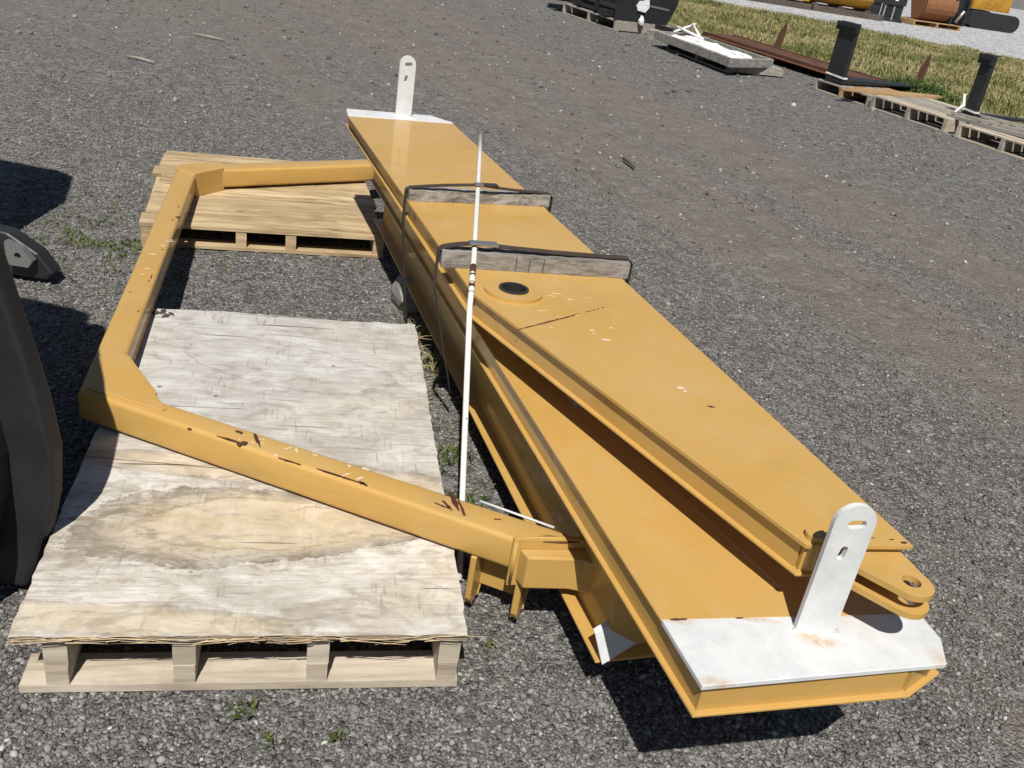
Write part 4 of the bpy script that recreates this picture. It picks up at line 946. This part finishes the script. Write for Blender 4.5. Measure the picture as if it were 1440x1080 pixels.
# pallet forks
def fork(label, x, y, ang, h, w, L_, shank_tilt=0.0):
    t = thing('pallet_fork', label, 'pallet fork', (x, y, .16), ang, 'black pallet forks')
    WM[t.name] = Matrix.Translation((x, y, .16)) @ Matrix.Rotation(ang, 4, 'Z')
    MM = WM[t.name]
    prof_ = [(-.03, 0), (.03, 0), (.035, .05), (.032, h), (-.028, h), (-.03, .06)]
    bm = bmesh.new(); add_prism(bm, prof_, -w / 2, w / 2); bm.transform(MM @ Matrix(((1, 0, 0, 0), (0, 0, 1, 0), (0, 1, 0, 0), (0, 0, 0, 1)))); bmesh.ops.recalc_face_normals(bm, faces=bm.faces); bevel(bm, .006)
    mesh('shank', bm, BLACK, t)
    bm = bmesh.new(); add_prism(bm, [(.0, .0), (L_, .01), (L_, .022), (.25, .055), (.0, .055)], -w / 2 * .98, w / 2 * .98); bm.transform(MM @ Matrix(((1, 0, 0, 0), (0, 0, 1, 0), (0, 1, 0, 0), (0, 0, 0, 1)))); bmesh.ops.recalc_face_normals(bm, faces=bm.faces); bevel(bm, .004)
    mesh('blade', bm, BLACK, t)
    bm = bmesh.new(); add_box(bm, (-.045, 0, h - .06), (.05, w * 1.12, .10)); add_box(bm, (-.075, 0, h - .03), (.03, w * 1.05, .05)); bm.transform(MM); bevel(bm, .006)
    mesh('mounting_hook', bm, BLACK, t)
    bm = bmesh.new(); add_box(bm, (.038, .01, h * .56), (.006, .035, .035)); bm.transform(MM); mesh('sticker', bm, FILM, t)
    bm = bmesh.new(); add_box(bm, (.0, 0, .085), (.082, w * 1.06, .02)); bm.transform(MM @ Matrix.Rotation(.06, 4, 'X')); mesh('tie_strap', bm, FILM, t)
    return t
fork('black L-shaped pallet fork standing on the brown pallet, blade pointing right', 3.62, 13.42, .62, .76, .30, 1.55)
fork('second black fork standing upright at the right edge of the yard', 4.95, 12.05, .50, .74, .17, 1.1)
# thin grey bars stacked at right
for i in range(5):
    tag(box('metal_bar', (5.0 + i * .12, 11.3 + i * .17, .185 + .02 * (i % 2)), (1.25, .05, .03), [STEEL, W_GREY][i % 2], rotz=-.85 + .05 * i), ['first', 'second', 'third', 'fourth', 'last'][i] + ' thin grey bar counted from the front on the right-hand pallet', 'bar', 'grey bars on the right pallet')
tag(tube('plastic_strip', [(4.72, 11.95, .20), (4.82, 12.0, .30), (4.80, 12.05, .42)], .022, FILM, n=6), 'white strip leaning at the foot of the second black fork', 'plastic strip')
# rusty stakes
for (x, y, h, lab) in ((3.66, 17.9, .50, 'rusty pointed stake in the grass behind the rusty channel'), (5.45, 15.6, .55, 'rusty pointed stake in the grass between the two forks')):
    t = thing('steel_stake', lab, 'stake', (x, y, 0), .6, 'rusty stakes in the grass')
    bm = bmesh.new(); add_prism(bm, [(-.075, -.05), (.075, -.05), (.095, h * .72), (.045, h), (-.05, h * .62)], -.012, .012)
    bm.transform(WM[t.name] @ Matrix.Rotation(.12, 4, 'Y') @ Matrix(((1, 0, 0, 0), (0, 0, 1, 0), (0, 1, 0, 0), (0, 0, 0, 1)))); bmesh.ops.recalc_face_normals(bm, faces=bm.faces)
    mesh('blade', bm, RUST, t)
# leafy weed by the pallets
n_ = 5000; X_ = rng.normal(5.1, .28, n_); Y_ = rng.normal(14.6, .45, n_)
tag(blades('leafy_weed', X_, Y_, rng.uniform(.05, .34, n_) * np.exp(-((X_ - 5.1) ** 2 + (Y_ - 14.6) ** 2) / .5), rng.uniform(.02, .05, n_), LEAF, 1.2), 'dark green leafy weed patch at the tip of the fork blade', 'weeds', kind='stuff')

# ------------------------------------------------------------------ far machinery beyond the pale gravel
def arc_shell(name, parent, c, ax, r0, r1, a0, a1, L_, mat, n_=14):
    """curved bucket skin: axis along direction ax (xy), arc in the vertical plane"""
    ax = Vector((*ax, 0)).normalized(); sd = Vector((ax.y, -ax.x, 0)); bm = bmesh.new(); rings = []
    for i in range(n_ + 1):
        q = a0 + (a1 - a0) * i / n_; row = []
        for rr_ in (r0, r1):
            for s_ in (-1, 1): row.append(bm.verts.new(Vector(c) + ax * s_ * L_ / 2 + sd * rr_ * math.cos(q) + Vector((0, 0, rr_ * math.sin(q)))))
        rings.append(row)
    for A_, B_ in zip(rings, rings[1:]):
        for i, j in ((0, 1), (1, 3), (3, 2), (2, 0)): bm.faces.new((A_[i], A_[j], B_[j], B_[i]))
    for A_ in (rings[0], rings[-1]): bm.faces.new((A_[0], A_[1], A_[3], A_[2]))
    bmesh.ops.recalc_face_normals(bm, faces=bm.faces)
    return mesh(name, bm, mat, parent)
def bucket(label, c, ax, r, L_, mat, z=.2):
    t = thing('digger_bucket', label, 'bucket', (c[0], c[1], z))
    axv = Vector((*ax, 0)).normalized(); sd = Vector((axv.y, -axv.x, 0)); ctr = Vector((c[0], c[1], z + r))
    arc_shell('shell', t, ctr, ax, r - .03, r, R(-100), R(150), L_, mat)
    for s_ in (-1, 1):
        bm = bmesh.new(); pts_ = [(r * .98 * math.cos(q), r * .98 * math.sin(q)) for q in np.linspace(R(-100), R(150), 14)]
        add_prism(bm, pts_, -.02, .02)
        bm.transform(Matrix(((sd.x, 0, axv.x, ctr.x + axv.x * s_ * (L_ / 2 - .02)), (sd.y, 0, axv.y, ctr.y + axv.y * s_ * (L_ / 2 - .02)), (0, 1, 0, ctr.z), (0, 0, 0, 1)))); bmesh.ops.recalc_face_normals(bm, faces=bm.faces)
        mesh('side_plate', bm, mat, t)
    for i in range(5):
        u = (i / 4 - .5) * L_ * .9; q = R(150); p = ctr + axv * u + sd * r * math.cos(q) + Vector((0, 0, r * math.sin(q)))
        tube('tooth', [p, p - sd * .1 + Vector((0, 0, .10))], [.05, .02], DSTEEL, t, 6)
    for s_ in (-.18, .18):
        p = ctr + axv * s_ + Vector((0, 0, r * .6)) + sd * r * .5
        bm = bmesh.new(); add_box(bm, p + Vector((0, 0, .2)), (.06, .3, .5), math.atan2(sd.y, sd.x) + math.pi / 2); mesh('hanger_ear', bm, mat, t)
    return t
def far_pallet(label, x, y, w, d, mats, ang):
    t = thing('wooden_pallet', label, 'pallet', (x, y, .006), ang, 'pallets beyond the gravel road'); pallet_parts(t, w, d, .15, mats, 6, 3, gap=.04, sw=.06); return t
sk = thing('timber_skid', 'long dark timber skid carrying the yellow drum beyond the gravel road', 'timber skid', (7.6, 32, 0))
sa = Vector((1.0, .10)).normalized()
for v in (0, .9): 
    for seg in range(2):
        x0 = 5.0 + seg * 2.3; p = Vector((x0 + 1.1, 31.75 + v + .1 * (x0 - 5)))
        box('runner', (p.x, p.y, .09), (2.26, .22, .17), W_DK, sk, rotz=.10, bev=.01)
for i in range(5): box('cross_bearer', (5.6 + i * .85, 32.3 + .085 * i, .205), (.2, 1.1, .055), W_DK, sk, rotz=.10)
bucket('faded yellow digger bucket on the dark timber skid, far right background', (8.1, 32.3), (1, .1), .52, 1.9, ORANGE, .235)
cy = thing('hydraulic_unit', 'tangle of orange hoses and pipes on the left part of the dark skid', 'hydraulic unit', (6.3, 32.2, .235))
for i in range(9):
    a_ = random.uniform(0, 3); p = Vector((6.2 + random.uniform(-.7, .6), 32.1 + random.uniform(-.3, .3), .27))
    tube('hose', [p + Vector((.32 * math.cos(a_ + q), .15 * math.sin(q), .28 + .26 * math.sin(a_ + q))) for q in np.linspace(0, 4.6, 10)], .035, ORANGE, cy, 6)
box('base_plate', (6.3, 32.15, .26), (1.6, .8, .05), ORANGE, cy, rotz=.1); box('valve_block', (6.0, 32.25, .46), (.5, .4, .35), ORANGE, cy, rotz=.1, bev=.03)
bc = thing('coupler_attachment', 'black coupler attachment with white tags between the two far buckets', 'machine attachment', (9.75, 33.0, 0))
for (x, z, sx, szz) in ((9.45, .45, .25, .9), (9.95, .5, .3, 1.0), (10.2, .35, .18, .7)): box('upright', (x, 33.0 + .1 * (x - 9.5), z), (sx, .5, szz), BLACK, bc, rotz=.1, bev=.03)
box('cross_tube', (9.8, 32.85, .62), (1.1, .25, .25), BLACK, bc, rotz=.1, bev=.03); box('base_bar', (9.85, 32.7, .06), (1.0, .12, .11), BLACK, bc, rotz=.1)
for x, z in ((9.3, .78), (9.62, .8), (10.02, .72)): box('tag', (x, 32.70 + .1 * (x - 9.5), z), (.10, .02, .20), FILM, bc, rotz=.1)
for x in (9.7, 9.98): box('leg', (x, 32.66, .25), (.05, .05, .4), STEEL, bc)
far_pallet('orange pine pallet under the brown bucket, far right background', 10.75, 32.75, 1.95, 1.2, [W_FAR], .42)
bucket('rusty brown digger bucket on the orange pallet, far right background', (11.45, 33.65), (1, .42), .48, 1.25, RUSTO, .16)
bq = thing('quick_hitch', 'black quick hitch with steel pins leaning on the brown bucket', 'machine attachment', (12.3, 33.9, .16))
box('body', (12.25, 33.95, .75), (.7, .5, .55), BLACK, bq, rotz=.4, bev=.06); box('cheek', (12.0, 33.75, .55), (.08, .6, .8), BLACK, bq, rotz=.4, bev=.03); box('cheek', (12.5, 33.95, .55), (.08, .6, .8), BLACK, bq, rotz=.4, bev=.03)
tube('pin', [(12.25, 33.45, .25), (12.42, 33.4, .62)], .05, STEEL, bq, 8); tube('pin', [(11.8, 33.5, 1.0), (11.95, 33.45, .8)], .05, STEEL, bq, 8)
mx = thing('mini_excavator', 'small yellow excavator with dark cab partly seen at the far right edge', 'excavator', (14.6, 38, 0))
box('counterweight', (14.7, 38.3, .95), (1.6, 1.3, .65), ORANGE, mx, rotz=.3, bev=.10, seg=3); box('engine_cover', (15.2, 38.9, 1.45), (.9, 1.0, .5), ORANGE, mx, rotz=.3, bev=.08, seg=2)
box('cab', (14.5, 38.3, 1.95), (1.0, 1.0, 1.35), CHAR, mx, rotz=.3, bev=.08, seg=2)
for v in (-.75, .75):
    bm = bmesh.new(); add_prism(bm, slot(0, 0, 1.6, .28, 0, 8), -.17, .17); bm.transform(Matrix.Translation((14.8 - v * .3, 38.3 + v * .95, .29)) @ Matrix.Rotation(.3, 4, 'Z') @ Matrix(((1, 0, 0, 0), (0, 0, 1, 0), (0, 1, 0, 0), (0, 0, 0, 1)))); bmesh.ops.recalc_face_normals(bm, faces=bm.faces)
    mesh('track', bm, BLACK, mx)
